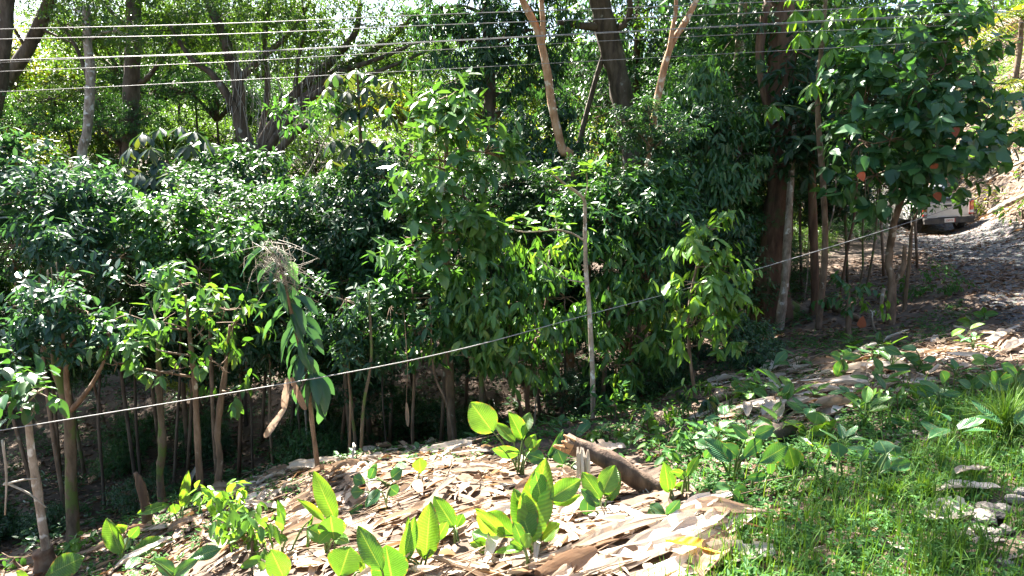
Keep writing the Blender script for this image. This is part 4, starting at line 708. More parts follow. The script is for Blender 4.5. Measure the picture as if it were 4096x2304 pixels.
# pole sapling with few bright leaf whorls
def sapling_leaves(root, base, rg, path):
    me = unit_leaf('one_obov', LMAT('light', True), shape='obov')
    for (px, py, d, n) in ((2035, 905, 7.9, 7), (2070, 870, 7.9, 6), (2110, 900, 7.9, 7), (2150, 915, 8, 6), (2220, 870, 8, 6), (2250, 900, 8, 6), (2205, 680, 8.1, 6), (2230, 700, 8.1, 5), (2185, 690, 8.1, 5), (2345, 690, 8.2, 6), (2360, 660, 8.2, 5), (2310, 745, 8.2, 5), (2095, 870, 7.9, 5)):
        c = P(px, py, d); a0 = rg.uniform(0, 6.28); D = np.array([unit((math.cos(a0 + k * 1.1), math.sin(a0 + k * 1.1), rg.uniform(-.2, .6))) for k in range(n)])
        leaf_objects(root, base, np.repeat(c[None], n, 0), D, unit(UP + rg.normal(size=(n, 3)) * .2), rg.uniform(.1, .19, n), rg.uniform(.05, .08, n), me)
tree('pole_sapling', 'white-spotted pole sapling with sparse bright leaf whorls in the centre', 'tree', [(2372, 1685, 8.4), (2370, 1500, 8.4), (2358, 1250, 8.4), (2345, 1100, 8.4), (2340, 950, 8.4), (2340, 850, 8.4), (2330, 790, 8.4), (2250, 730, 8.3), (2205, 690, 8.2)], [.032, .03, .026, .02, .012], 'pale', [], None, seed=81, flare=.05, wob=.05, extra=sapling_leaves,
     branches=[([(2340, 965, 8.4), (2290, 935, 8.3), (2230, 920, 8.1), (2150, 925, 8), (2080, 925, 7.9), (2035, 905, 7.9)], [.014, .007]), ([(2335, 800, 8.4), (2350, 740, 8.3), (2345, 690, 8.2)], [.01, .006]), ([(2230, 920, 8.1), (2225, 890, 8.05), (2220, 870, 8)], [.007, .004]), ([(2350, 1130, 8.4), (2280, 1120, 8.2), (2220, 1090, 8.1), (2150, 1030, 8)], [.01, .004])])

# drooping-leaf plant with dead hanging leaves
def dry_leaf_mesh(seed, mat, ny=18, nx=8, curl=.5, ripple=.05, tear=.12, fold=.25, bend=.3):
    rg = random.Random(seed); vs, uv = [], []; k = [rg.uniform(0, 6.28) for _ in range(6)]; cr = [(math.cos(a), math.sin(a) * .5, rg.uniform(-.3, .8), rg.uniform(-.22, .22)) for a in [rg.uniform(0, 6.28) for _ in range(9)]]
    for j in range(ny + 1):
        v = j / ny; w = max(.05, math.sin(math.pi * min(1, .06 + v * .92)) ** .55); lat = rg.uniform(-.03, .03)
        for i in range(nx + 1):
            u = i / nx * 2 - 1; e = abs(u)
            jag = (1 - tear * rg.random()) if e > .9 else 1
            a = u * (1.0 + curl * math.sin(k[0] + v * 3))                       # roll of the blade across its width
            x = math.sin(a * (1 + curl)) / (1 + curl) * w * .5 * jag; z = (1 - math.cos(a * (1 + curl))) / (1 + curl) * w * .5 + fold * .3 * e * w
            z += ripple * (math.sin(9 * v + k[1] + 3 * u) + .7 * math.sin(17 * v + k[2] - 4 * u)) * (.4 + e) + rg.uniform(-.012, .012)
            z += sum(c3 * abs(u * c0 + v * 2 * c1 - c2) for c0, c1, c2, c3 in cr) * .32
            z += bend * .25 * math.sin(v * 3.1 + k[3]) + .05 * math.sin(v * 7 + k[4])
            vs.append((x + .06 * math.sin(v * 3 + k[5]) + lat * .3, v, z)); uv.append((u, v))
    q = [(j * (nx + 1) + i, j * (nx + 1) + i + 1, (j + 1) * (nx + 1) + i + 1, (j + 1) * (nx + 1) + i) for j in range(ny) for i in range(nx) if not ((i in (0, nx - 1)) and rg.random() < tear)]
    vs = np.array(vs); vs[:, 2] -= np.median(vs[:, 2]); me = mesh_np('dry_leaf', vs, np.array(q), mat, smooth=False, uv=np.array(uv)); return me
DL = [dry_leaf_mesh(s, (DRY, DRYP, DRYB, DRY)[s % 4], curl=random.uniform(.0, .7), ripple=random.uniform(.015, .04), fold=random.uniform(0, .35), bend=random.uniform(.1, .5)) for s in range(16)]

def place_leaf(name, me, p, d, n, l, w, label=None, cat=None, group=None, parent=None, base=(0, 0, 0)):
    D, S, Nn = leaf_frames(np.asarray(d)[None], np.asarray(n)[None]); s, dd, nn = S[0], D[0], Nn[0]; p = np.asarray(p) - np.asarray(base); t = min(l, w * .8)
    m = Matrix(((s[0] * w, dd[0] * l, nn[0] * t, p[0]), (s[1] * w, dd[1] * l, nn[1] * t, p[1]), (s[2] * w, dd[2] * l, nn[2] * t, p[2]), (0, 0, 0, 1)))
    o = link(name, me, parent, mat4=m); return tag(o, label, cat, group)

def droop_extra(root, base, rg, path):
    me = unit_leaf('palm_long', LMAT('blue', True), fold=.1, droop=.25, shape='oval')
    for t in np.linspace(.42, 1, 13):
        c = path[int(t * (len(path) - 1))] + rg.normal(size=3) * .05; n = int(rg.integers(3, 6)); a0 = rg.uniform(0, 6.28); ll = .46 * (1.25 - .45 * t); D = np.array([unit((math.cos(a0 + k * 6.28 / n), .7 * math.sin(a0 + k * 6.28 / n), -rg.uniform(.5, 2.4) * (1.3 - .8 * t))) for k in range(n)])
        leaf_objects(root, base, np.repeat(c[None], n, 0) + D * .05, D, unit(np.array([(d[0] * .5 + rg.normal() * .3, -.5, .6) for d in D])), ll * rg.uniform(.65, 1.1, n), ll * .24 * rg.uniform(.8, 1.1, n), me)
    sp = [(catmull([P(1110 + rg.normal() * 30, 1010 + rg.uniform(-60, 60), 7.6), P(1110 + rg.normal() * 60, 1020 + rg.uniform(-60, 120), 7.5), P(1110 + rg.normal() * 90, 1060 + rg.uniform(-30, 160), 7.6)], 6), [.003, .002], 3, {}) for _ in range(60)]
    o = link('dead_tendrils', tubes_mesh('dead_tendrils', sp, BK['greytwig'], base), root); o['kind'] = 'stuff'
    for (a, b_, w, lab) in (((1150, 1515), (1140, 1640), 62, 'dangling brown dead leaf'), ((1165, 1510), (1225, 1640), 56, 'bent brown dead leaf'), ((1140, 1630), (1060, 1755), 58, 'lowest dangling dead leaf')):
        p, q = P(*a, 7.4), P(*b_, 7.4); o = place_leaf('dead_leaf', DL[2 + 4 * random.randint(0, 3)], p, q - p, (0, -1, .2), np.linalg.norm(q - p), M(w, 7.4), parent=root, base=base); o['label'] = lab
tree('drooping_leaf_plant', 'drooping long-leaved plant with brown dead leaves dangling below it', 'plant', [(1275, 1850, 7.9), (1250, 1700, 7.9), (1235, 1550, 7.8), (1190, 1350, 7.7), (1150, 1180, 7.6), (1110, 1000, 7.6)], [.03, .028, .025, .02, .012], 'tan', [], None, seed=91, flare=.1, extra=droop_extra)
dlp = P(1625, 1610, 8.6); place_leaf('dry_leaf', DL[6], dlp, (0.05, 0, -1), (0, -1, 0), M(105, 8.6), M(24, 8.6), 'single brown dead leaf dangling in the shade behind the sunlit heap', 'leaf')
V, Q, T = tube([dlp + (0.0, 0, 1.2), dlp + (.03, 0, .5), dlp], [.004, .003], 4); link('stalk', mesh_np('stalk', V - dlp, [Q, T], BK['stalk']), None, loc=dlp)
_st = bpy.data.objects['stalk']; tag(_st, 'thin dry stalk holding the single dangling dead leaf', 'stalk')

# ================================================================== BROAD RIBBED PLANTS OF THE FOREGROUND
CALN = [('cal_a', 'oval'), ('cal_b', 'oval'), ('cal_c', 'oval'), ('cal_d', 'obov')]
def ribbed_plant(label, base_px, leaves, mat=CALM, dz=0.0, seed=0, scale=1.0, depth=None):
    """leaves: (base px, base py, tip px, tip py, width px, how far the tip leans away (m), roll of the blade (deg))"""
    rg = np.random.default_rng(seed + int(base_px[0])); b = G(min(4700, base_px[0]), min(2640, base_px[1])) if depth is None else P(*base_px, depth); d0 = b[1]
    if depth is not None: b[2] = hz(b[0], b[1])
    root = thing('broad_leaf_plant', b, label, 'plant', None)
    for k, lf in enumerate(leaves):
        x0, y0, x1, y1, w = lf[:5]; dd = lf[5] if len(lf) > 5 else rg.uniform(-.12, .12); roll = math.radians(lf[6] if len(lf) > 6 else rg.uniform(-35, 35))
        dk = d0 + rg.uniform(-.1, .1); p, q = P(x0, y0, dk), P(x1, y1, dk + dd)
        gz = hz(p[0], p[1]) + .03
        if p[2] < gz: p[2] = gz
        D = q - p; L = np.linalg.norm(D) * 1.03; W = M(w, dk) * 1.3; N = unit(np.array((0, -1, .55))); N = unit(N - unit(D) * np.dot(N, unit(D))); S = np.cross(unit(D), N); N = N * math.cos(roll) + S * math.sin(roll)
        key, shp = CALN[(k + seed) % 4]; ume = unit_leaf(key, mat, fold=.03 + .04 * (k % 3), droop=.08 + .07 * (k % 2), shape=shp, rib=.004)
        leaf_objects(root, b, p[None], D[None], N[None], L, W, ume)
        bb = b + (rg.uniform(-.04, .04), rg.uniform(-.04, .04), -.03); mid = bb * .45 + p * .55 + (0, 0, .05)
        V, Q, T = tube(catmull([bb, mid, p + D * .04], 8), [.011 * scale, .008 * scale, .005 * scale], 6); link('stem', mesh_np('stem', V - b, [Q, T], BK['stem'], smooth=True), root)
    return root
RP = [
    ('tall ribbed-leaf plant whose top leaf is lit white, behind the sunlit heap', (2080, 1900), [(1969, 1725, 1885, 1613, 95, .05, -5), (2057, 1765, 1985, 1690, 45), (2090, 1757, 2040, 1648, 55, 0, 25), (2092, 1752, 2110, 1652, 45, .05, -35), (2075, 1815, 1975, 1800, 48, -.1), (2120, 1805, 2160, 1760, 25), (2110, 1790, 2140, 1740, 40)], CALM),
    ('largest ribbed-leaf clump, glowing green in the middle of the sunlit heap', (2140, 2217), [(2112, 2164, 2181, 1850, 115, .1, 0), (2120, 2150, 2060, 1960, 90, .1, 10), (2168, 2027, 2150, 1900, 72, -.05, 15), (2109, 2118, 2097, 1983, 85, -.05, -10), (2204, 1993, 2324, 1917, 70, .1, 0), (2211, 2012, 2322, 1983, 34, 0, 30), (2063, 2152, 1960, 2057, 70, -.05, 0), (2017, 2145, 1918, 2038, 45), (2166, 2152, 2230, 2095, 60), (2154, 2126, 2125, 2090, 50)], CALM),
    ('low pale ribbed-leaf plant at the left foot of the largest clump', (1970, 2210), [(1964, 2190, 1888, 2126, 55), (1987, 2190, 1972, 2118, 35), (1953, 2133, 1915, 2065, 35), (1966, 2194, 1873, 2179, 40), (1950, 2190, 1900, 2160, 40)], CALM),
    ('small pale ribbed-leaf plant standing before the largest clump', (2105, 2298), [(2097, 2190, 2063, 2095, 50), (2093, 2187, 2118, 2137, 45), (2090, 2194, 1987, 2202, 35), (2093, 2194, 2040, 2168, 45)], CALM),
    ('three-leaved upright ribbed plant under the broken log', (2415, 2050), [(2402, 1993, 2333, 1892, 62, .05, 5), (2411, 1966, 2462, 1863, 72, .1, 0), (2432, 1998, 2474, 1892, 55, 0, -15)], CALM),
    ('two dark rounded leaves low between the clump and the broken log', (2400, 2062), [(2394, 2023, 2327, 1957, 40, 0, 10), (2348, 2057, 2352, 1985, 55, 0, 0)], CALD),
    ('single yellow-green upright leaf right of the broken log', (2680, 2000), [(2675, 1966, 2660, 1852, 55, 0, 0), (2687, 1960, 2685, 1890, 22, 0, 50)], CALM),
    ('low three-leaved plant among the large grey dry leaves', (2655, 2110), [(2664, 2063, 2601, 2019, 45), (2668, 2057, 2721, 2008, 45), (2611, 2076, 2597, 2035, 28)], CALD),
    ('ribbed plant with tall light leaves cut by the bottom edge', (1520, 2360), [(1525, 2278, 1431, 2108, 75, .1, 0), (1570, 2330, 1544, 2194, 125, 0, 5), (1530, 2300, 1500, 2230, 50)], CALM),
    ('ribbed plant with one dark and one pale tall leaf left of the clump', (1690, 2290), [(1612, 2247, 1660, 2080, 58, .05, 20), (1704, 2228, 1719, 2019, 88, .05, 0), (1740, 2170, 1790, 2090, 45), (1620, 2240, 1640, 2080, 25, 0, 40)], CALM),
    ('ribbed plant with one large dark leaf tilted left above the heap', (1825, 2175), [(1814, 2106, 1738, 1988, 64, .05, 0), (1825, 2110, 1850, 2060, 35), (1820, 2120, 1790, 2100, 30)], CALM),
    ('wide dark ribbed leaves at the bottom edge, left of the sunlit heap', (1375, 2350), [(1357, 2310, 1395, 2194, 120, .05, 5), (1445, 2310, 1452, 2255, 42)], CALM),
    ('rolled light ribbed leaf at the bottom edge beside the green bush', (1130, 2340), [(1135, 2310, 1085, 2203, 80, 0, 20)], CALM),
    ('tall plant with a long grey-white leaf standing left in the heap', (1312, 2235), [(1338, 2076, 1258, 1893, 64, .05, 10), (1296, 2083, 1193, 1994, 28, 0, 30), (1338, 2160, 1319, 2080, 90, -.1, 0), (1320, 2130, 1275, 2170, 40), (1345, 2150, 1390, 2165, 40), (1300, 2150, 1230, 2110, 60)], CALM),
    ('yellow rolled leaf with an arching torn leaf beside the green bush', (1142, 2225), [(1129, 2095, 1113, 2003, 30, 0, 40), (1250, 2068, 1212, 2217, 36, 0, 20), (1150, 2160, 1090, 2135, 22)], CALM),
    ('single heart-shaped yellow leaf on a thin stalk behind the heap', (1683, 1940), [(1681, 1893, 1677, 1836, 48, 0, 0)], CALM),
    ('small plant with one white-lit and one dark round leaf behind the heap', (1567, 1945), [(1567, 1912, 1605, 1878, 42, 0, 0), (1600, 1880, 1606, 1845, 40), (1480, 1915, 1500, 1862, 32), (1462, 1930, 1412, 1912, 40)], CALD),
    ('drooping dark leaves in a low plant on the back of the heap', (1545, 2040), [(1517, 1961, 1462, 2026, 40), (1560, 1950, 1590, 1975, 45), (1455, 1965, 1400, 1970, 45), (1458, 2045, 1402, 2050, 36)], CALD),
    ('bright tall leaf and a white-lit lying leaf at the lower left', (485, 2260), [(484, 2209, 423, 2080, 62, .05, 0), (510, 2224, 655, 2150, 56, .1, -20), (488, 2201, 514, 2148, 45), (520, 2150, 555, 2110, 35), (470, 2120, 505, 2105, 35)], CALM),
    ('white-lit big leaf rising from the bottom left corner', (150, 2380), [(175, 2310, 316, 2228, 78, .05, -10), (120, 2330, 60, 2290, 50)], CALM),
    ('narrow upright leaf with an arching torn leaf at the foot of the tan trunk', (730, 2090), [(728, 2026, 754, 1893, 32, 0, 35), (674, 2019, 541, 2053, 34, 0, 0), (735, 2026, 766, 1984, 32), (705, 2055, 690, 2020, 40)], CALM),
    ('dark broad leaves low at the bottom, left of the green bush', (715, 2320), [(701, 2293, 617, 2240, 50), (701, 2300, 777, 2240, 46), (747, 2240, 876, 2190, 46), (560, 2230, 500, 2270, 40)], CALD),
    ('big bluish plant with seven wide leaves right of the log', (2925, 1930), [(2926, 1841, 2813, 1751, 60, .1, 0), (2964, 1838, 3051, 1751, 46, .05, 0), (2948, 1825, 2898, 1779, 55), (2989, 1751, 2933, 1701, 42), (3020, 1745, 3099, 1710, 44), (2836, 1791, 2780, 1763, 36), (2843, 1794, 2818, 1838, 30)], CALD),
    ('thick-stalked plant with a long wavy leaf right of the bluish plant', (3010, 1985), [(3029, 1853, 3153, 1782, 62, .1, 0), (3063, 1903, 2993, 1912, 34), (3063, 1937, 3013, 1965, 36), (3082, 1897, 3085, 1841, 36)], CALD),
    ('plant with one glowing yellow-green square leaf on the right slope', (3175, 1920), [(3178, 1872, 3159, 1794, 78, 0, 0), (3206, 1897, 3119, 1863, 32, 0, 20), (3116, 1866, 3110, 1816, 50)], CALM),
    ('tall thin-stalked plant gone to seed right of the glowing leaf', (3285, 1945), [(3234, 1869, 3240, 1825, 32), (3290, 1850, 3320, 1790, 20, 0, 50), (3285, 1840, 3275, 1780, 16, 0, 60)], CALM),
    ('bright plant with layered leaves behind the dark mossy log', (3230, 1770), [(3240, 1729, 3332, 1709, 36, 0, 10), (3265, 1748, 3349, 1763, 46), (3262, 1695, 3271, 1648, 66, .05, 0), (3212, 1745, 3203, 1707, 46), (3299, 1704, 3340, 1682, 30)], CALM),
    ('single round bluish leaf with a rolled young leaf on the right slope', (3355, 1930), [(3355, 1832, 3355, 1770, 64, .05, 0), (3356, 1850, 3354, 1808, 18, 0, 50)], CALD),
    ('grey-green plant with torn leaves above the grass', (3465, 1960), [(3545, 1811, 3522, 1761, 72, .05, 0), (3526, 1891, 3552, 1815, 44), (3564, 1872, 3659, 1846, 44), (3438, 1846, 3480, 1800, 36), (3575, 1781, 3583, 1823, 40), (3640, 1914, 3682, 1850, 14, 0, 60)], CALD),
    ('dark green plant with spreading leaves half way up the right slope', (3765, 1640), [(3752, 1564, 3680, 1522, 42), (3735, 1571, 3655, 1557, 40), (3760, 1580, 3845, 1571, 24), (3783, 1526, 3773, 1488, 46), (3745, 1575, 3800, 1560, 30)], CALD),
    ('plant with a funnel-shaped young leaf right of the spreading plant', (3870, 1612), [(3886, 1550, 3838, 1519, 40), (3880, 1570, 3900, 1530, 30, 0, 40), (3890, 1545, 3930, 1515, 40)], CALD),
    ('thicket plant at the right edge, its leaves overlapping the frame', (4060, 1620), [(4070, 1492, 4010, 1457, 36), (4059, 1498, 4004, 1526, 42), (4055, 1505, 4028, 1464, 30), (4080, 1540, 4120, 1500, 50), (4040, 1560, 3960, 1520, 46), (4070, 1580, 4110, 1600, 50), (4030, 1590, 4060, 1610, 40)], CALD),
    ('plant with clipped pale stalks left of the right-edge thicket', (3975, 1625), [(3960, 1540, 3920, 1500, 46), (3985, 1530, 3970, 1490, 46), (4000, 1550, 4040, 1520, 36)], CALD),
    ('low plant with one long flat leaf pointing right by the grass tuft', (3655, 1715), [(3680, 1698, 3797, 1678, 42, 0, 0), (3638, 1702, 3555, 1674, 26), (3635, 1695, 3645, 1667, 42)], CALD),
    ('plant with a round bluish leaf beside the pale dry leaf pile', (3450, 1640), [(3507, 1633, 3424, 1623, 46, 0, 0), (3450, 1605, 3386, 1577, 24), (3452, 1602, 3493, 1574, 30)], CALD),
    ('stacked dark leaves of the plant high on the right slope', (3685, 1500), [(3607, 1419, 3541, 1388, 30), (3665, 1398, 3607, 1384, 32), (3676, 1436, 3617, 1415, 32), (3680, 1457, 3631, 1429, 26), (3690, 1440, 3745, 1435, 22), (3640, 1470, 3550, 1468, 24), (3680, 1470, 3735, 1468, 26)], CALD),
    ('plant with one large leaf hanging straight down right of the hanging-leaf sapling', (3375, 1520), [(3369, 1440, 3352, 1509, 48, 0, 0), (3369, 1430, 3445, 1422, 26), (3360, 1430, 3330, 1415, 34), (3375, 1430, 3400, 1405, 30)], CALD),
    ('upper plant at the verge of the road with fresh spreading leaves', (3935, 1290), [(3935, 1262, 3895, 1252, 22), (3940, 1258, 3993, 1253, 22), (3935, 1280, 3952, 1262, 22), (3932, 1255, 3936, 1230, 20)], CALM),
    ('small round-leaved plant left of the upper verge plant', (3882, 1320), [(3880, 1285, 3832, 1281, 22), (3884, 1280, 3870, 1264, 18), (3888, 1290, 3925, 1296, 22), (3880, 1300, 3850, 1305, 22)], CALM),
    ('small plant with two round leaves on the dry leaf band', (3010, 1600), [(3015, 1590, 3057, 1608, 38), (3008, 1592, 2970, 1586, 30), (3012, 1585, 3000, 1562, 16), (3020, 1585, 3055, 1580, 28)], CALD),
    ('fresh plant with a sunlit leaf between road and right slope', (3945, 1480), [(3940, 1440, 3890, 1420, 32), (3935, 1450, 3890, 1448, 26), (3945, 1445, 3985, 1440, 28), (3938, 1475, 3895, 1480, 26)], CALM),
    ('compound plant with six limp grey-green leaves below the bluish plant', (2925, 2035), [(2922, 1960, 2850, 1965, 40, 0, 0), (2920, 1975, 2860, 2005, 40), (2925, 1950, 2865, 1940, 34), (2935, 1955, 2998, 1975, 44), (2930, 1970, 2985, 2015, 44), (2925, 1990, 2945, 2040, 34), (2918, 1992, 2885, 2038, 34)], CALD),
    ('yellow-green plant tufted behind the upright yellow leaf', (2740, 1975), [(2735, 1920, 2720, 1870, 36), (2745, 1910, 2790, 1830, 28), (2730, 1895, 2690, 1885, 26), (2750, 1890, 2775, 1850, 30), (2745, 1930, 2700, 1960, 28)], CALM),
    ('two round leaves in shade at the right foot of the tall white-lit plant', (2275, 1880), [(2255, 1865, 2230, 1800, 52), (2260, 1895, 2210, 1905, 36), (2280, 1900, 2310, 1885, 30), (2330, 1850, 2310, 1805, 28)], CALD),
    ('long narrow leaf leaning right just left of the broken log', (2195, 1850), [(2190, 1838, 2258, 1730, 28, 0, 30)], CALD),
    ('dark rounded leaf leaning left before the tall white-lit plant', (2170, 1860), [(2175, 1838, 2105, 1815, 50, 0, 0)], CALD),
]
for k, (lab, bpx, lvs, mt) in enumerate(RP): ribbed_plant(lab, bpx, lvs, mt, seed=k)

rgs = np.random.default_rng(880)
SLOPE = gpoly([(2700, 1800), (2900, 1560), (3400, 1380), (4150, 1380), (4150, 1800), (3700, 1950), (3300, 1950), (3000, 1980)]); RIDGEC = gpoly([(1000, 1830), (2000, 1740), (2700, 1600), (2900, 1640), (2600, 1800), (2000, 1850), (1500, 1860), (1050, 1960)])
def seedling(x, y, label, group, mat, s):
    b = np.array((x, y, hz(x, y))); root = thing('broad_leaf_seedling', b, label, 'seedling', group); n = int(rgs.integers(3, 7)); a0 = rgs.uniform(0, 6.28)
    for k in range(n):
        a = a0 + k * 6.28 / n + rgs.uniform(-.3, .3); o = np.array((math.cos(a), math.sin(a), 0)); p = b + o * s * .2 + UP * s * rgs.uniform(.4, .9); D = unit(o + UP * rgs.uniform(-.3, .9)); L = s * rgs.uniform(.6, 1.1)
        leaf_objects(root, b, p[None], D[None], unit(UP - o * .3 + rgs.normal(size=3) * .2)[None], L, L * rgs.uniform(.42, .62), unit_leaf(CALN[k % 4][0], mat)); V, Q, T = tube(catmull([b - (0, 0, .02), (b + p) / 2 + UP * .03, p + D * .03], 6), [.006, .004], 5); link('stem', mesh_np('stem', V - b, [Q, T], BK['stem'], smooth=True), root)
def samp0(poly, n):
    q = np.array(poly); out = []
    while len(out) < n:
        x, y = rgs.uniform(q[:, 0].min(), q[:, 0].max()), rgs.uniform(q[:, 1].min(), q[:, 1].max()); c = False; m = len(poly)
        for i in range(m):
            (x1, y1), (x2, y2) = poly[i], poly[(i + 1) % m]
            if (y1 > y) != (y2 > y) and x < (x2 - x1) * (y - y1) / (y2 - y1 + 1e-12) + x1: c = not c
        if c: out.append((x, y))
    return out
for (x, y) in samp0(SLOPE, 46): seedling(x, y, 'small broad-leaved seedling among the weeds of the right slope', 'seedlings of the right slope', (CALD, CALM, CALD)[int(rgs.integers(0, 3))], rgs.uniform(.14, .3))
for (x, y) in samp0(RIDGEC, 34): seedling(x, y, 'small broad-leaved seedling along the shaded edge behind the heap', 'seedlings along the heap edge', CALD, rgs.uniform(.1, .22))

# ================================================================== BUSHES AND SAPLINGS OF THE FOREGROUND
def bush(label, base_px, lobes, leaf, singles, seed, bk='twig', r=.02, name='bush', shape='oval'):
    b = G(*base_px); d = b[1]
    return tree(name, label, 'bush', [(base_px[0], base_px[1], d), (lobes[0][0], (base_px[1] + lobes[0][1]) / 2, d), (lobes[0][0], lobes[0][1], d)], [r, r * .8, r * .4], bk, [(x, y, d + (o if o else 0), rx, ry_) for x, y, o, rx, ry_ in lobes], leaf, seed=seed, singles=singles, flare=0, limb=.5, crown_name='foliage', single_shape=shape)
bush('glowing light green bush at the lower left, upper of two', (930, 2200), [(910, 1990, 0, 75, 35), (860, 2040, 0, 60, 45), (950, 2040, -.05, 70, 45), (900, 2100, -.05, 70, 40)], dict(len=.13, wid=.06, mat='bright', cov=3.2, droop=1.0, hang=.4, per=6), 190, 101)
bush('darker green bush with hanging leaves under the glowing light green one', (1010, 2290), [(1010, 2130, 0, 70, 30), (960, 2180, 0, 70, 40), (1050, 2190, -.05, 60, 45), (1000, 2240, -.05, 70, 35)], dict(len=.15, wid=.065, mat='light', cov=3.0, droop=1.3, hang=.5, per=6), 190, 102)
bush('leafy herb clump at the far bottom left corner', (120, 2270), [(60, 2230, 0, 80, 40), (140, 2220, .1, 70, 35), (20, 2280, 0, 70, 40)], dict(len=.14, wid=.07, mat='mid', cov=2.6, droop=.7), 60, 103)
bush('low leafy clump right of the reddish stump', (270, 2240), [(260, 2200, 0, 50, 30), (320, 2190, .1, 50, 30), (300, 2170, .1, 40, 20)], dict(len=.12, wid=.06, mat='light', cov=2.6, droop=.7), 50, 104)
bush('upright long-leaved herb at the foot of the white-spotted pole sapling', (2462, 1690), [(2462, 1620, 0, 45, 30), (2440, 1660, 0, 50, 25), (2490, 1660, 0, 45, 25)], dict(len=.17, wid=.05, mat='herb', cov=2.6, droop=.2, per=7), 60, 105, r=.01)
bush('sunlit tangle of climbing leaves right of the upright long-leaved herb', (2610, 1760), [(2590, 1650, 0, 35, 30), (2560, 1700, 0, 60, 35), (2640, 1680, 0, 45, 40), (2600, 1740, -.1, 80, 35)], dict(len=.11, wid=.05, mat='light', cov=3, droop=.5), 100, 106, r=.01)
bush('sunlit low weeds just behind the broken log', (2440, 1770), [(2440, 1740, 0, 60, 25), (2380, 1730, 0, 40, 20), (2520, 1770, 0, 60, 28)], dict(len=.11, wid=.05, mat='light', cov=3, droop=.5), 70, 107, r=.008)
bush('dark leafy weed clump right of the broken log', (2640, 1850), [(2640, 1800, 0, 60, 40), (2720, 1790, 0, 60, 35), (2690, 1720, .1, 60, 35)], dict(len=.11, wid=.05, mat='herb', cov=3, droop=.6), 60, 108, r=.008)
bush('seedling with ladder-like rows of leaves on the dark slope', (2740, 1680), [(2720, 1600, 0, 50, 30), (2790, 1590, 0, 55, 25), (2760, 1640, 0, 45, 25)], dict(len=.13, wid=.045, mat='light', cov=2.6, droop=1.4, hang=.6), 60, 109, r=.008)
bush('seedling with pinkish young leaves before the dry leaf band', (2800, 1690), [(2780, 1630, 0, 40, 30), (2850, 1640, 0, 40, 28)], dict(len=.14, wid=.075, mat='umber', cov=2.4, droop=1.2, hang=.6), 30, 110, r=.008)
bush('pale green seedling on the dry leaf band', (3040, 1590), [(3030, 1530, 0, 40, 25), (3060, 1550, 0, 35, 22)], dict(len=.14, wid=.06, mat='bright', cov=2.2, droop=.8), 30, 111, r=.008)
bush('limp pale compound seedling in the middle of the right slope', (3600, 1650), [(3590, 1570, 0, 60, 30), (3640, 1590, 0, 50, 28), (3570, 1620, 0, 40, 25)], dict(len=.14, wid=.045, mat='light', cov=2.6, droop=1.2, hang=.5), 60, 112, r=.008)
bush('sapling with a small round leaf head left of the white stake', (3395, 1355), [(3395, 1150, 0, 60, 35), (3360, 1180, 0, 45, 25), (3430, 1190, 0, 45, 25)], dict(len=.15, wid=.07, mat='mid', cov=2.8, droop=.9), 70, 113, bk='tan', r=.05, name='sapling')
bush('cut sapling with one drooping light leaf tuft right of the leaf-headed sapling', (3510, 1325), [(3490, 1250, 0, 25, 22)], dict(len=.16, wid=.06, mat='bright', cov=2.4, droop=1.6, hang=.7), 20, 114, bk='pale', r=.025, name='sapling')
bush('low fern-like weeds on the road verge above the slope', (3800, 1180), [(3780, 1130, 0, 70, 25), (3850, 1150, 0, 60, 22), (3730, 1080, 0, 50, 20)], dict(len=.1, wid=.045, mat='herb', cov=3, droop=.6), 0, 115, r=.008)
bush('dark leafy weed at the foot of the slanting brown trunk', (3640, 1190), [(3640, 1140, 0, 60, 28), (3560, 1170, 0, 50, 25), (3700, 1180, 0, 45, 22)], dict(len=.11, wid=.05, mat='herb', cov=2.6, droop=.6), 0, 116, r=.008)

# ================================================================== LOGS, STUMPS, STAKE
def log(name, label, cat, pts, radii, bk, sides=10, wob=.12, extra=None):
    pts = np.array(pts); b = pts[0].copy(); root = thing(name, b, label, cat); V, Q, T = tube(catmull(pts, 14), radii, sides, wob=wob, seed=len(label)); link('trunk', mesh_np('trunk', V - b, [Q, T], BK[bk], smooth=True), root)
    if extra: extra(root, b, pts)
    return root
def log_extra(root, b, pts):
    rg = np.random.default_rng(5); ax = unit(pts[0] - pts[1])
    for k in range(9):                                        # splintered end
        o = unit(np.cross(ax, unit(rg.normal(size=3)))) * .055; s = pts[0] - ax * .06 + o; V, Q, T = tube(np.array([s, s + ax * .06 + o * .1, s + ax * rg.uniform(.08, .16) + o * .3]), [.03, .024, .008], 5, wob=.2, seed=k); link('splinter', mesh_np('splinter', V - b, [Q, T], BK['core']), root)
    c = pts[0] * .62 + pts[1] * .38
    for k in range(7):                                        # dried strip tied round the log
        p = c + unit(pts[1] - pts[0]) * rg.uniform(-.03, .05); dn = unit((rg.uniform(-.15, .1), -.15, -1)); q = p + (rg.uniform(-.05, .05), -.11, .05)
        place_leaf('dry_strip', DL[1 + 4 * (k % 3)], q, dn + rg.normal(size=3) * .06, (0, -1, .1), rg.uniform(.2, .42), .05, parent=root, base=b)
    for k in range(14):                                       # rootlets hanging at the low end
        p = pts[-1] * rg.uniform(.5, 1) + pts[-2] * 0; p = pts[-2] + (pts[-1] - pts[-2]) * rg.uniform(0, 1); p = p + (0, -.06, 0); e = p + (rg.uniform(-.05, .18), rg.uniform(-.12, 0), -rg.uniform(.15, .38)); V, Q, T = tube(catmull([p, (p + e) / 2 + rg.normal(size=3) * .04, e], 7), [.006, .003], 4); link('rootlet', mesh_np('rootlet', V - b, [Q, T], BK['greytwig']), root)
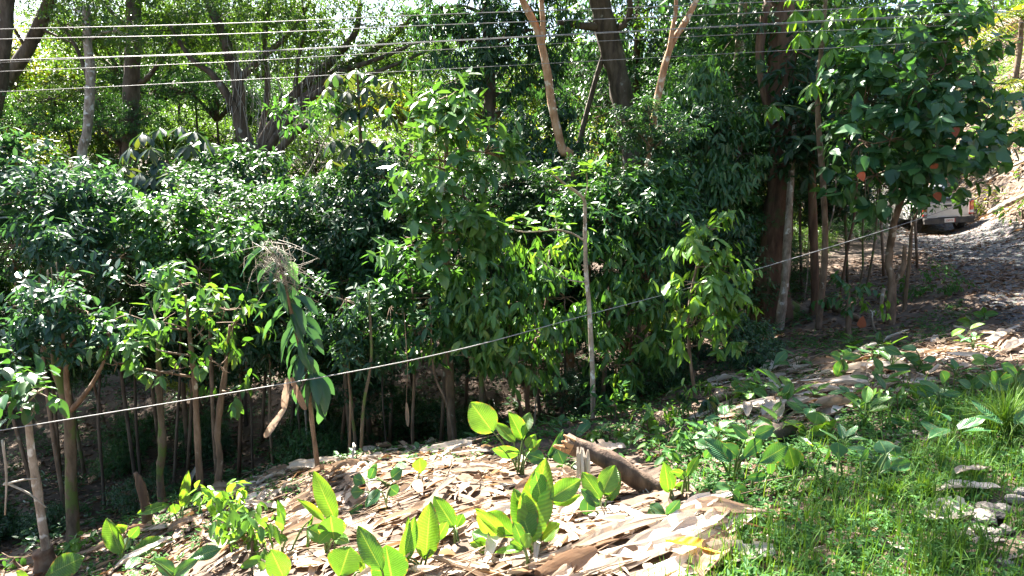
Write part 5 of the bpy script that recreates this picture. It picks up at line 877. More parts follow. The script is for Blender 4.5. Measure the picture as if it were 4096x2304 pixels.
dl = G(2400, 1990)[1]; lg0 = P(2262, 1770, dl); lg1 = P(2420, 1835, dl - .02); lg2 = P(2560, 1925, dl - .04); lg3 = P(2625, 1985, dl - .05)
log('broken_log', 'broken brown log with splintered orange end propped over the slope', 'log', [lg0, lg1, lg2, lg3], [.075, .085, .095, .1], 'dead', extra=log_extra)
a_, b__ = G(2990, 1800), G(3165, 1752); log('mossy_log', 'short dark rotten log behind the bluish plant', 'log', [a_ + (0, 0, .06), (a_ + b__) / 2 + (0, 0, .09), b__ + (0, 0, .08)], [.09, .11, .07], 'dark')
a_, b__, c_ = G(3185, 1268), G(3260, 1235), G(3450, 1290)
def fork(root, b, pts):
    p = pts[1]; q = G(3330, 1225) + (0, 0, .1); V, Q, T = tube(catmull([p, (p + q) / 2 + (0, 0, .05), q], 8), [.07, .04], 8, wob=.1); link('branch', mesh_np('branch', V - b, [Q, T], BK['tan'], smooth=True), root)
log('fallen_branch', 'forked fallen branch lying right of the buttress roots', 'branch', [a_ + (0, 0, .08), b__ + (0, 0, .14), (b__ + c_) / 2 + (0, 0, .1), c_ + (0, 0, .04)], [.1, .085, .07, .045], 'tan', extra=fork)
a_ = G(185, 2275); log('stump', 'reddish sawn stump at the foot of the leaning sapling', 'stump', [a_ + (0, 0, -.1), a_ + (.0, 0, .1), a_ + (-.02, 0, .22)], [.15, .105, .1], 'red')
a_ = G(592, 2110); log('broken_post', 'dark broken trunk standing left of the narrow upright leaf', 'stump', [a_ + (0, 0, -.1), a_ + (-.01, 0, .3), a_ + (-.05, 0, .55), a_ + (-.09, 0, .66)], [.055, .05, .045, .02], 'dead')
a_ = G(3515, 1285); log('stake', 'white-topped thin stake right of the leaf-headed sapling', 'stake', [a_ + (0, 0, -.1), a_ + (.02, 0, .3), a_ + (.04, 0, .6)], [.035, .032, .03], 'pale', wob=.05)
a_ = G(1300, 1860); log('broken_post', 'short broken post beside the drooping-leaf plant', 'stump', [a_ + (0, 0, -.1), a_ + (.01, 0, .25), a_ + (.0, 0, .42)], [.045, .04, .03], 'pale')
DT = [((10, 1760), (20, 2060), 6.7, 'bare grey forked dead stem at the left edge'), ((20, 1930), (185, 2030), 6.8, 'bare grey twig slanting across the lower left'), ((15, 1938), (150, 1915), 6.8, 'thin horizontal grey twig at the lower left')]
for a, b_, d, lab in DT:
    p, q = P(*a, d), P(*b_, d); V, Q, T = tube(catmull([p, (p + q) / 2 + (.03, 0, .02), q], 9), [.014, .007], 6, wob=.1); o = link('dead_twig', mesh_np('dead_twig', V - p, [Q, T], BK['greytwig'], smooth=True), None, loc=p); tag(o, lab, 'twig')

# ================================================================== DRY LEAVES
def gnorm(x, y):
    e = .15; return unit((hz(x - e, y) - hz(x + e, y), hz(x, y - e) - hz(x, y + e), 2 * e))
def lay(px, py, ang, l, w, me, label=None, group=None, lift=.02, tilt=0.0, name='dry_leaf'):
    p = G(px, py); n = gnorm(p[0], p[1]); d = np.array((math.cos(ang), math.sin(ang), 0)); d = unit(d - n * np.dot(d, n) + n * tilt); p = p + n * lift - d * l * .5
    return place_leaf(name, me, p, d, unit(n + rng.normal(size=3) * .12), l, w, label, 'leaf', group)
BIG = [
    (2700, 2190, .25, 1.15, .34, 1, 'largest pale dry leaf curving across the bottom, right of the glowing clump', .05, .05), (2760, 2120, .5, .9, .26, 5, 'pale grey folded dry leaf above the largest one', .1, .12), (2850, 2100, -.35, .75, .24, 2, 'brown arched dry leaf ending the pale pile on the right', .1, .0),
    (2860, 2180, .45, .8, .26, 9, 'grey flat dry leaf under the arched brown one', .03, .0), (2400, 2200, .1, 1.1, .2, 0, 'long tan dry leaf lying across the bottom centre', .06, .0), (2250, 2260, .0, 1.0, .22, 14, 'rust-tan dry leaf at the bottom centre', .04, .0), (2560, 2250, .15, 1.2, .28, 13, 'white-lit broad dry leaf at the bottom edge', .05, .02),
    (2780, 2290, -.1, 1.0, .3, 5, 'white-lit dry leaf at the bottom edge beside the yellow one', .03, .0), (2420, 1890, .2, .5, .3, 1, 'grey dry leaf hanging below the broken log', .18, .25), (2120, 2000, 1.0, .5, .25, 6, 'rust brown dry leaf behind the largest clump', .08, .2),
    (3880, 2000, -.5, .36, .2, 9, 'large pale dry leaf heap at the edge of the stones', .08, .0), (3830, 2080, -.2, .4, .26, 1, 'pale striped dry leaf among grass near the stones', .05, .0), (3900, 1950, .2, .3, .16, 12, 'curled pale dry leaf on top beside the stones', .12, .0),
    (3110, 1680, .9, .55, .3, 1, 'upright folded pale dry leaf on the band beneath the road', .1, .25), (3190, 1640, -.6, .5, .26, 13, 'white-lit dry leaf right of the upright folded one', .08, .1), (3100, 1460, .1, .9, .22, 2, 'flat tan dry leaf in the shade below the biggest trunk', .05, .0), (3080, 1500, .6, .5, .3, 5, 'crumpled pale dry leaf below the flat tan one', .1, .1),
    (3590, 1370, -.3, .4, .2, 9, 'pale dry leaf standing high on the right slope', .12, .25), (3580, 1440, 1.2, .4, .22, 1, 'pale dry leaf lit by the sun high on the right slope', .1, .2), (4000, 1370, .3, .5, .24, 5, 'grey dry leaf at the upper right road verge', .08, .1), (4060, 1400, .5, .6, .28, 13, 'large grey dry leaf at the right edge of the verge', .08, .1),
    (580, 2250, .3, .6, .22, 9, 'crumpled grey dry leaf at the lower left', .1, .1), (430, 2210, .1, .8, .16, 0, 'long brown dry leaf lying along the ridge at the lower left', .06, .0), (770, 1960, 1.3, .55, .14, 8, 'grey-brown dry leaf hanging at the foot of the tan trunk', .2, .8),
]
for (px, py, an, l, w, mi, lab, lift, tilt) in BIG: lay(px, py, an, l, w, DL[mi], lab, None, lift, tilt)
yl = unit_leaf('cal_e', YELM, fold=.05, droop=.1, shape='oval'); p = G(2820, 2235); n_ = gnorm(p[0], p[1]); tag(leaf_objects(None, (0, 0, 0), (p + n_ * .12)[None] - np.array((.2, 0, 0)), np.array(((1, -.25, -.05),)), n_[None], .52, .15, yl, 'fallen_leaf')[0], 'yellow and green ageing leaf lying on the pale dry pile', 'leaf')
rl_ = unit_leaf('one_heart', LMAT('rust', True), shape='heart'); p = G(3440, 1335) + (0, 0, .1); tag(leaf_objects(None, (0, 0, 0), p[None], np.array(((.2, 0, 1.),)), np.array(((0, -1, .2),)), .2, .16, rl_, 'fallen_leaf')[0], 'single bright red fallen leaf right of the leaf-headed sapling', 'leaf')

def in_poly(x, y, poly):
    x = np.asarray(x); y = np.asarray(y); c = np.zeros(x.shape, bool); n = len(poly)
    for i in range(n):
        (x1, y1), (x2, y2) = poly[i], poly[(i + 1) % n]
        c ^= ((y1 > y) != (y2 > y)) & (x < (x2 - x1) * (y - y1) / (y2 - y1 + 1e-12) + x1)
    return c
def samp(poly, n, rg):
    q = np.array(poly); out = []
    while len(out) < n:
        x = rg.uniform(q[:, 0].min(), q[:, 0].max()); y = rg.uniform(q[:, 1].min(), q[:, 1].max())
        if in_poly(x, y, poly): out.append((x, y))
    return out
def scatter_leaves(poly, n, label, group, seed, lr=(.28, .75), wr=(.09, .22), ang=None):
    rg = np.random.default_rng(seed)
    for (x, y) in samp(poly, n, rg):
        n_ = gnorm(x, y); a = rg.normal(.25, 1.1) if ang is None else rg.normal(ang, .7); a += math.pi * (rg.random() < .5); d = np.array((math.cos(a), math.sin(a), 0)); d = unit(d - n_ * np.dot(d, n_) + n_ * rg.normal(0, .16)); l, w = rg.uniform(*lr), rg.uniform(*wr)
        place_leaf('dry_leaf', DL[int(rg.integers(0, 16))], np.array((x, y, hz(x, y))) + n_ * rg.uniform(.0, .11) - d * l * .5, d, unit(n_ + rg.normal(size=3) * .42), l, w, label, 'leaf', group)
scatter_leaves(HEAP, 150, 'one of the many dry leaves heaped loosely on the sunlit slope', 'dry leaves of the sunlit heap', 201)
scatter_leaves(BAND, 70, 'one of the many dry leaves strewn in the band below the biggest trunk', 'dry leaves of the shaded band', 202, ang=.3)
scatter_leaves(VERGE, 32, 'one of the dry leaves strewn along the upper right verge', 'dry leaves of the road verge', 203, (.2, .5), (.07, .16), ang=.5)
scatter_leaves(LEFTP, 40, 'one of the dry leaves strewn along the ridge at the lower left', 'dry leaves of the left ridge', 204, (.25, .6), ang=.4)

# stuff: shredded dry leaf strips, litter, stalks
def strips(n, poly, seed, lr, wr, mat, lift, name, label, tmpl=TL, jit=.35, ang=.3):
    rg = np.random.default_rng(seed); xy = np.array(samp(poly, n, rg)) if poly is not None else None
    return strips_at(xy, rg, lr, wr, mat, lift, name, label, tmpl, jit, ang)
def strips_at(xy, rg, lr, wr, mat, lift, name, label, tmpl, jit, ang):
    n = len(xy); z = h(xy[:, 0], xy[:, 1]) + rg.uniform(.0, lift, n); e = .1
    N = unit(np.stack((h(xy[:, 0] - e, xy[:, 1]) - h(xy[:, 0] + e, xy[:, 1]), h(xy[:, 0], xy[:, 1] - e) - h(xy[:, 0], xy[:, 1] + e), np.full(n, 2 * e)), 1))
    a = rg.uniform(0, 6.28, n) if ang is None else rg.normal(ang, 1.3, n) + np.pi * (rg.random(n) < .5); D = np.stack((np.cos(a), np.sin(a), rg.normal(0, .22, n)), 1); D = unit(D - N * (D * N).sum(1)[:, None] * .8)
    return dict(Pb=np.column_stack((xy, z)), D=D, N=unit(N + rg.normal(size=(n, 3)) * jit), L=rg.uniform(*lr, n), W=rg.uniform(*wr, n), R=rg.uniform(0, 1, n))
def strips_obj(parts, mat, name, label, tmpl=TL, fold=.2, droop=.1):
    c = {k: np.concatenate([p[k] for p in parts]) for k in parts[0]}
    o = link(name, leaf_mesh(name, c['Pb'], c['D'], c['N'], c['L'], c['W'], c['R'], LMAT(mat), (0, 0, 0), tmpl, fold, droop)); tag(o, label, 'leaf litter', kind='stuff'); return o
strips_obj([strips(1700, HEAP, 301, (.08, .4), (.02, .12), 'dry', .06, '', ''), strips(900, BAND, 302, (.12, .4), (.03, .1), 'dry', .05, '', ''), strips(500, VERGE, 303, (.1, .35), (.02, .08), 'dry', .04, '', ''), strips(700, HERBR, 307, (.06, .22), (.02, .06), 'dry', .02, '', ''), strips(700, LEFTP, 304, (.1, .4), (.03, .09), 'dry', .05, '', '')], 'dry', 'shredded_leaves', 'shredded pale dry leaf strips covering the slope')
rg = np.random.default_rng(305); xy = np.column_stack((rg.uniform(-10, 12, 30000), rg.uniform(3, 20, 30000))); xy = xy[~in_poly(xy[:, 0], xy[:, 1], HEAP) & ~((xy[:, 0] > 2.5) & (xy[:, 1] < 7))]
lit = strips_at(xy, rg, (.06, .16), (.03, .08), '', .03, '', '', T6, .45, None)
xy2 = np.column_stack((rg.uniform(4, 20, 30000), rg.uniform(4, 36, 30000))); xy2 = xy2[road_mask(xy2[:, 0], xy2[:, 1] ) & (xy2[:, 1] > 7)]
strips_obj([lit, strips_at(xy2, rg, (.05, .14), (.03, .07), '', .025, '', '', T6, .45, None)], 'litter', 'leaf_litter', 'small brown fallen leaves covering the forest floor and the road', T6)
xy3 = np.column_stack((rg.uniform(14, 34, 16000), rg.uniform(16, 46, 16000))); xy3 = xy3[xy3[:, 0] > np.interp(xy3[:, 1], ROADR[:, 1], ROADR[:, 0]) - .2]
strips_obj([strips_at(xy3, rg, (.15, .6), (.05, .16), '', .12, '', '', T6, .5, None)], 'dry', 'bank_litter', 'pale sunlit dry leaf litter on the bank beyond the road', T6)

def stalks(polys, seed):
    rg = np.random.default_rng(seed); specs = []
    for poly, n in polys:
        for (x, y) in samp(poly, n, rg):
            a = rg.normal(.3, .5); l = rg.uniform(.3, 1.0); p = np.array((x, y, hz(x, y) + rg.uniform(.01, .06))); q = p + np.array((math.cos(a), math.sin(a), 0)) * l; q[2] = hz(q[0], q[1]) + rg.uniform(.01, .09)
            specs.append((catmull([p, (p + q) / 2 + (0, 0, rg.uniform(-.02, .05)), q], 4), [.007, .004], 4, {}))
    o = link('dry_stalks', tubes_mesh('dry_stalks', specs, BK['stalk'], (0, 0, 0))); tag(o, 'thin dry leaf stalks strewn over the slope', 'stalks', kind='stuff')
stalks([(HEAP, 230), (BAND, 140), (VERGE, 120), (LEFTP, 70)], 306)

# ================================================================== HERBS, GRASS
GULLY = [(-10, 8.5), (-4, 9), (2, 10), (5, 12.5), (7, 14), (8, 20), (-12, 22), (-14, 10)]
def herbs(polys, seed, name, label, mat, lr=(.03, .07), hr=(.02, .12), per=7):
    rg = np.random.default_rng(seed); xy = np.vstack([np.array(samp(p, n, rg)) for p, n in polys]); xy = xy[~road_mask(xy[:, 0], xy[:, 1]) & (~in_poly(xy[:, 0], xy[:, 1], STONEZ) | (rg.random(len(xy)) < .15))]; n = len(xy); Pb, D, N, L, R = [], [], [], [], []
    z = h(xy[:, 0], xy[:, 1]); ht = rg.uniform(*hr, n); s = rg.uniform(.7, 1.4, n)
    for k in range(per):
        a = rg.uniform(0, 6.28, n); t = (k + 1) / per; Pb.append(np.column_stack((xy + rg.normal(size=(n, 2)) * .03, z + ht * t))); D.append(unit(np.column_stack((np.cos(a), np.sin(a), rg.uniform(-.2, .7, n))))); N.append(unit(UP + rg.normal(size=(n, 3)) * .25)); L.append(rg.uniform(*lr, n) * s * (1.15 - .4 * t)); R.append(np.clip(rg.normal(.5, .25, n), 0, 1))
    L = np.concatenate(L); o = link(name, leaf_mesh(name, np.vstack(Pb), np.vstack(D), np.vstack(N), L, L * .5, np.concatenate(R), LMAT(mat), (0, 0, 0), T6, .2, .12)); tag(o, label, 'ground cover', kind='stuff')
herbs([(HERBR, 3000), (RIDGE, 2400), (LEFTP, 250)], 401, 'low_herbs', 'low leafy weeds covering the slope and ridge', 'herb')
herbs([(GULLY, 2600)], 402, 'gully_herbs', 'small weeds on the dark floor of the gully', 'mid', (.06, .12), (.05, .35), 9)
herbs([([(16.5, 17), (19.5, 25), (21.5, 33), (24, 46), (36, 46), (34, 18)], 2600)], 403, 'bank_weeds', 'sunlit weeds scattered on the bank beyond the road', 'light', (.1, .25), (.05, .5), 8)

def blades(n, poly, seed, lr, wr, name, label, mat='grass', lean=.5):
    rg = np.random.default_rng(seed); xy = np.array(samp(poly, n, rg)); cl = np.array(samp(poly, max(20, n // 60), rg)); k = rg.integers(0, len(cl), n); m = rg.random(n) < .75; xy[m] = cl[k[m]] + rg.normal(size=(m.sum(), 2)) * .16
    xy = xy[~in_poly(xy[:, 0], xy[:, 1], STONEZ) | (rg.random(len(xy)) < .12)]
    return blade_obj(xy, rg, lr, wr, name, label, mat, lean)
def blade_arrays(Pb, rg, lr, wr, lean):
    n = len(Pb); a = rg.uniform(0, 6.28, n); L = rg.uniform(*lr, n); W = rg.uniform(*wr, n); o = np.stack((np.cos(a), np.sin(a), np.zeros(n)), 1); s = np.stack((-np.sin(a), np.cos(a), np.zeros(n)), 1); le = rg.uniform(.1, 1, n) * lean; V = []
    for t, w in ((0, .8), (.35, 1), (.7, .7), (1, .05)):
        c = Pb + UP * (L * (t - .55 * le * t * t))[:, None] + o * (L * le * t ** 1.9)[:, None]; V += [c - s * (W * w * .5)[:, None], c + s * (W * w * .5)[:, None]]
    V = np.stack(V, 1); off = (np.arange(n) * 8)[:, None, None]; q = np.array([(0, 1, 3, 2), (2, 3, 5, 4), (4, 5, 7, 6)]); return V.reshape(-1, 3), (q[None] + off).reshape(-1, 4), np.repeat(rg.uniform(0, 1, n), 8)
def blade_obj(xy, rg, lr, wr, name, label, mat, lean):
    V, Q, R = blade_arrays(np.column_stack((xy, h(xy[:, 0], xy[:, 1]) - .005)), rg, lr, wr, lean); o = link(name, mesh_np(name, V, Q, LMAT(mat), attr=R, smooth=True)); tag(o, label, 'grass', kind='stuff')
blades(6500, GRASSR, 411, (.05, .26), (.004, .009), 'grass', 'fresh green grass covering the right foreground')
blades(900, HERBR, 412, (.12, .35), (.004, .009), 'tall_grass', 'longer grass blades standing among the weeds', lean=.8)
blades(2500, [(15, 16), (19, 20), (24, 34), (30, 40), (36, 40), (30, 18)], 413, (.2, .6), (.01, .03), 'bank_grass', 'grass growing on the bank beyond the road')
for k, (px, py, nb, l, lab) in enumerate([(4010, 1745, 170, .62, 'large arching grass tuft at the right edge'), (3930, 1720, 70, .4, 'smaller grass tuft just left of the large arching one'), (3880, 1925, 26, .36, 'thin grass tuft rising above the pale heap by the stones'), (3945, 2240, 40, .36, 'sunlit grass tuft near the bottom right corner'), (3830, 2230, 34, .4, 'sunlit grass tuft left of the one near the corner'), (3150, 1990, 22, .32, 'wiry grass tuft before the thick-stalked plant'),
                                             (3560, 2010, 60, .3, 'dense grass tuft in shade below the torn-leaved plant'), (3700, 2000, 60, .3, 'dense grass tuft in shade left of the pale heap'), (3340, 2120, 30, .28, 'thin grass tuft in the middle of the green verge'), (3640, 2110, 26, .3, 'small grass tuft left of the stones'), (4080, 2130, 40, .3, 'grass tuft beyond the stones at the right edge'), (3750, 2290, 40, .26, 'short grass tuft on the bottom edge')]):
    b = G(px, py); rg = np.random.default_rng(500 + k); V, Q, R = blade_arrays(rg.normal(size=(nb, 3)) * (.035, .035, 0), rg, (l * .5, l), (.005, .011), 1.1); o = link('grass_tuft', mesh_np('grass_tuft', V, Q, LMAT('grass'), attr=R, smooth=True), None, loc=b); tag(o, lab, 'grass tuft', 'grass tufts of the verge')

# ================================================================== STONES
def stone_mat():
    m, nt, N, L, b, out = newmat('stone'); tc = N.new('ShaderNodeTexCoord'); n = N.new('ShaderNodeTexNoise'); n.inputs['Scale'].default_value = 3; n.inputs['Detail'].default_value = 9; L.new(tc.outputs['Object'], n.inputs['Vector'])
    oi = N.new('ShaderNodeObjectInfo'); ad = N.new('ShaderNodeMath'); ad.operation = 'MULTIPLY_ADD'; L.new(oi.outputs['Random'], ad.inputs[0]); ad.inputs[1].default_value = .5; L.new(n.outputs[0], ad.inputs[2])
    r = ramp(N, [(.3, (.07, .06, .052)), (.6, (.14, .12, .105)), (.95, (.24, .215, .19))]); L.new(ad.outputs[0], r.inputs[0]); L.new(r.outputs[0], b.inputs['Base Color']); b.inputs['Roughness'].default_value = .85
    bp = N.new('ShaderNodeBump'); bp.inputs['Strength'].default_value = .5; bp.inputs['Distance'].default_value = .1; L.new(n.outputs[0], bp.inputs['Height']); L.new(bp.outputs[0], b.inputs['Normal']); return m
STM = stone_mat()
def stone_mesh(seed):
    bm = bmesh.new(); bmesh.ops.create_icosphere(bm, subdivisions=2, radius=1); rg = random.Random(seed); pl = [(Vector((rg.gauss(0, 1), rg.gauss(0, 1), rg.gauss(0, 1))).normalized(), rg.uniform(.55, .85)) for _ in range(9)]
    for v in bm.verts:
        for n, d in pl:
            t = v.co.dot(n)
            if t > d: v.co -= n * (t - d) * .85
        v.co *= rg.uniform(.96, 1.04)
    me = bpy.data.meshes.new('stone'); bm.to_mesh(me); bm.free(); me.materials.append(STM); return me
SM = [stone_mesh(s) for s in range(6)]
STN = [(3960, 2075, .085, 'biggest grey stone at the top of the stone strip'), (4010, 2060, .06, 'tan angular stone right behind the biggest grey stone'), (3940, 2110, .075, 'long flat tan stone below the biggest one'), (3925, 2140, .05, 'pale grey stone under the long flat stone'), (4020, 2150, .055, 'whitest stone of the strip at its right side'), (3980, 2155, .045, 'grey stone left of the whitest one'),
       (3870, 2170, .06, 'flat grey stone partly in grass left of the strip'), (3900, 2180, .04, 'small dark stone right of the flat grey one'), (4060, 2020, .06, 'dark brown stone at the right edge above the strip'), (4080, 1980, .05, 'grey stone half hidden at the right edge'), (3950, 2170, .035, 'small pale stone below the strip'), (3990, 2180, .04, 'small grey stone below the whitest one'), (3780, 2240, .05, 'brown stone in the grass at the bottom right'), (4040, 2280, .04, 'pale rounded stone at the bottom right corner'), (4000, 2270, .035, 'brown pebble left of the pale rounded corner stone'), (3900, 2110, .03, 'small tan stone left of the long flat one')]
for k, (px, py, r, lab) in enumerate(STN):
    p = G(px, py); o = link('stone', SM[k % 6], None, loc=p + (0, 0, r * .42)); o.scale = (r * random.uniform(1, 1.4), r * random.uniform(.8, 1.1), r * random.uniform(.55, .8)); o.rotation_euler = (random.uniform(-.2, .2), random.uniform(-.2, .2), random.uniform(0, 6)); tag(o, lab, 'stone', 'stones at the road edge')
rg = np.random.default_rng(600)
def gravel():
    n = 2600; y = rg.uniform(2.6, 9, n); x = np.interp(y, ROADC[:, 1], ROADC[:, 0]) + rg.uniform(-.7, 3, n) ; s = rg.uniform(.008, .03, n); c = np.column_stack((x, y, h(x, y) + s * .2))
    oc = np.array([(1, 0, 0), (-1, 0, 0), (0, 1, 0), (0, -1, 0), (0, 0, .7), (0, 0, -.7)]); V = c[:, None] + oc[None] * s[:, None, None] * rg.uniform(.6, 1.4, (n, 6, 3)); f = np.array([(0, 2, 4), (2, 1, 4), (1, 3, 4), (3, 0, 4), (2, 0, 5), (1, 2, 5), (3, 1, 5), (0, 3, 5)])
    o = link('gravel', mesh_np('gravel', V.reshape(-1, 3), (f[None] + (np.arange(n) * 6)[:, None, None]).reshape(-1, 3), STM)); tag(o, 'loose gravel along the road edge', 'gravel', kind='stuff')
gravel()

# ================================================================== CABLES
def cable(label, pts, r, name='power_line'):
    q = np.array([P(*p) for p in pts]); path = catmull(q, 70); b = path[0].copy(); V, Q, T = tube(path, [r, r], 6); o = link(name, mesh_np(name, V - b, [Q, T], BK['cable'], smooth=True), None, loc=b); tag(o, label, 'cable', 'overhead cables' if name == 'power_line' else None)
cable('topmost overhead cable crossing the picture', [(-700, 135, 8), (0, 117, 8.3), (900, 94, 8.8), (1800, 56, 9.4), (2900, 15, 10.4), (4096, -45, 11.6), (4900, -100, 12.6)], .0055)
cable('second overhead cable from the top', [(-700, 182, 8), (0, 157, 8.3), (900, 137, 8.8), (1800, 98, 9.4), (2900, 57, 10.4), (4096, -5, 11.6), (4900, -60, 12.6)], .0055)
cable('third overhead cable from the top, the thicker of a close pair', [(-700, 270, 7.6), (0, 242, 8), (900, 211, 8.5), (1800, 162, 9.2), (2900, 104, 10.2), (4096, 40, 11.4), (4900, -5, 12.4)], .0065)
cable('thin cable hugging the underside of the third overhead cable', [(-700, 285, 7.6), (0, 250, 8), (450, 229, 8.2), (900, 214, 8.48), (1800, 165, 9.18), (2900, 108, 10.18), (4096, 46, 11.38)], .0035)
cable('fourth overhead cable from the top', [(-700, 312, 8), (0, 286, 8.3), (900, 248, 8.8), (1800, 197, 9.4), (2900, 140, 10.4), (4096, 90, 11.6), (4900, 60, 12.6)], .004)
cable('lowest of the overhead cables near the top', [(-700, 385, 8), (0, 367, 8.3), (900, 323, 8.8), (1800, 275, 9.4), (2900, 215, 10.4), (4096, 150, 11.6), (4900, 110, 12.6)], .004)
cable('single slack cable slanting up across the whole picture to the right', [(-500, 1800, 6), (0, 1722, 6.3), (1590, 1452, 7.3), (2385, 1250, 8.2), (3100, 1055, 9.4), (3816, 828, 11), (4096, 700, 12), (4700, 430, 14)], .0055, 'slack_cable')
for k, (a, b_, lab) in enumerate((((3880, 372, 20), (4200, 330, 20.5), 'upper of three short cables before the bank at the right edge'), ((3920, 392, 20), (4200, 345, 20.5), 'middle of three short cables before the bank at the right edge'), ((3940, 408, 20), (4200, 365, 20.5), 'lower of three short cables before the bank at the right edge'))): cable(lab, [(a[0] - 600, a[1] + 60, 19), a, b_, (b_[0] + 600, b_[1] - 90, 22)], .0065)

# ================================================================== PALM AND SHRUBS ON THE BANK
def palm(label, px, py, d, R, n, seed, dead=0):
    c = P(px, py, d); base = np.array((c[0], c[1], hz(c[0], c[1]))); root = thing('palm', base, label, 'palm tree'); rg = np.random.default_rng(seed); V, Q, T = tube(catmull([base - (0, 0, .2), (base + c) / 2 + (.1, 0, 0), c], 8), [.16, .13, .12], 8, wob=.1); link('trunk', mesh_np('trunk', V - base, [Q, T], BK['tan'], smooth=True), root)
    for k in range(n):
        a = k * 2.4; el = rg.uniform(-.1, .9); o = np.array((math.cos(a), math.sin(a), 0)); t = np.linspace(0, 1, 12); path = c + o * (R * t)[:, None] + UP * (R * (el * t - (.55 + .5 * el) * t * t))[:, None]
        V, Q, T = tube(path, [.025, .006], 5); f = link('frond', mesh_np('frond', V - base, [Q, T], BK['stem'], smooth=True), root); m = 30; tt = np.repeat(rg.uniform(.1, 1, m), 2); pb = np.stack([np.interp(tt, t, path[:, i]) for i in range(3)], 1); sd = unit(np.cross(o, UP)); sg = np.tile((1, -1), m)[:, None]; D = unit(sd * sg + o * .5 - UP * .35 + rg.normal(size=(2 * m, 3)) * .12)
        lf = link('leaflets', leaf_mesh('leaflets', pb, D, np.repeat(UP[None], 2 * m, 0), R * .36 * rg.uniform(.7, 1.1, 2 * m) * (1.1 - .6 * tt), .04, rg.uniform(0, 1, 2 * m), LMAT('dry' if k < dead else 'yellow'), base, T4), f); lf['kind'] = 'stuff'
palm('palm with yellowing fronds on the bank at the top right corner', 4085, 70, 36, 3.4, 18, 701, 5)
palm('small palm with drooping fronds on the bank right of the broad-leaved tree', 4120, 330, 33, 1.8, 12, 702, 3)
for k, (px, py, d, rx, ry_, mat, lab) in enumerate([(4060, 520, 27, 60, 40, 'yellow', 'yellow-green shrub on the bank at the right edge'), (3960, 640, 30, 50, 40, 'light', 'light green shrub on the bank above the pickup'), (4090, 840, 24, 50, 30, 'light', 'bright grassy shrub at the foot of the bank on the right edge'), (4000, 180, 31, 70, 60, 'yellow', 'yellow-green shrub near the top of the bank'), (3950, 800, 31, 40, 25, 'yellow', 'low yellowish shrub at the bank foot behind the pickup')]):
    d = G(px, py + 20)[1] - .3
    tree('shrub', lab, 'shrub', [(px, py + 60, d), (px, py, d)], [.04, .02], 'twig', [(px, py, d, rx, ry_), (px - 30, py + 20, d - .4, rx * .7, ry_ * .7)], dict(len=.3, wid=.1, mat=mat, cov=2.4, droop=.6, tmpl=T4), seed=710 + k, flare=0)
for k, (a, b_, d, lab) in enumerate((((3960, 870), (4130, 790), 27, 'fallen pale trunk slanting up the bank at the right edge'), ((3930, 745), (4150, 640), 29, 'bare stick leaning on the bank above the fallen trunk'))):
    p, q = G(*a) + (0, 0, .12), G(*b_) + (0, 0, .15); log('fallen_log', lab, 'log', [p, (p + q) / 2 + (0, 0, .05), q], [.13, .11, .08] if k == 0 else [.06, .05, .04], 'pale')

# ================================================================== PICKUP
def simple(name, col, rough=.5, metal=0.0, coat=0.0, noise=0.0):
    m, nt, N, L, b, out = newmat(name); b.inputs['Roughness'].default_value = rough; b.inputs['Metallic'].default_value = metal; b.inputs['Coat Weight'].default_value = coat
    tc = N.new('ShaderNodeTexCoord'); n = N.new('ShaderNodeTexNoise'); n.inputs['Scale'].default_value = 4; n.inputs['Detail'].default_value = 8; L.new(tc.outputs['Object'], n.inputs['Vector'])
    mx = N.new('ShaderNodeMix'); mx.data_type = 'RGBA'; mr = N.new('ShaderNodeMapRange'); L.new(n.outputs[0], mr.inputs[0]); mr.inputs[1].default_value = .45; mr.inputs[2].default_value = .75; mr.inputs[4].default_value = noise; L.new(mr.outputs[0], mx.inputs[0]); mx.inputs[6].default_value = (*col, 1); mx.inputs[7].default_value = (.2, .16, .12, 1); L.new(mx.outputs[2], b.inputs['Base Color']); return m
PAINT = simple('silver_paint', (.5, .5, .49), .38, .35, .4, .35); BLACKP = simple('black_plastic', (.02, .02, .022), .6, 0, 0, .3); RUB = simple('tyre_rubber', (.025, .024, .023), .85, 0, 0, .5); GLASS = simple('dark_glass', (.015, .018, .02), .08, 0, .5); REDL = simple('red_lens', (.35, .015, .012), .15, 0, .6); AMB = simple('amber_lens', (.5, .16, .02), .15, 0, .6); WHL = simple('clear_lens', (.6, .6, .58), .15, 0, .6); CHR = simple('worn_chrome', (.6, .6, .58), .3, .8, 0, .3); PLW = simple('plate_white', (.62, .6, .55), .5, 0, 0, .2); PLR = simple('plate_red', (.3, .03, .03), .5); BEDL = simple('bed_liner', (.03, .03, .033), .8, 0, 0, .5)

def bm_obj(name, build, mat, parent, bevel=0.0, smooth=True):
    bm = bmesh.new(); build(bm)
    if bevel: bmesh.ops.bevel(bm, geom=bm.edges[:], offset=bevel, segments=2, profile=.6, affect='EDGES', clamp_overlap=True)
    bmesh.ops.recalc_face_normals(bm, faces=bm.faces[:]); me = bpy.data.meshes.new(name); bm.to_mesh(me); bm.free(); me.materials.append(mat)
    if smooth:
        for p in me.polygons: p.use_smooth = False
    return link(name, me, parent)
def box(bm, c, s):
    r = bmesh.ops.create_cube(bm, size=1)
    for v in r['verts']: v.co = Vector((c[0] + v.co.x * s[0], c[1] + v.co.y * s[1], c[2] + v.co.z * s[2]))
def prism(bm, prof, x0, x1):                       # profile in (y, z) swept in x
    a = [bm.verts.new((x0, y, z)) for y, z in prof]; b = [bm.verts.new((x1, y, z)) for y, z in prof]; n = len(prof); bm.faces.new(a); bm.faces.new(b[::-1])
    for i in range(n): bm.faces.new((a[i], b[i], b[(i + 1) % n], a[(i + 1) % n]))
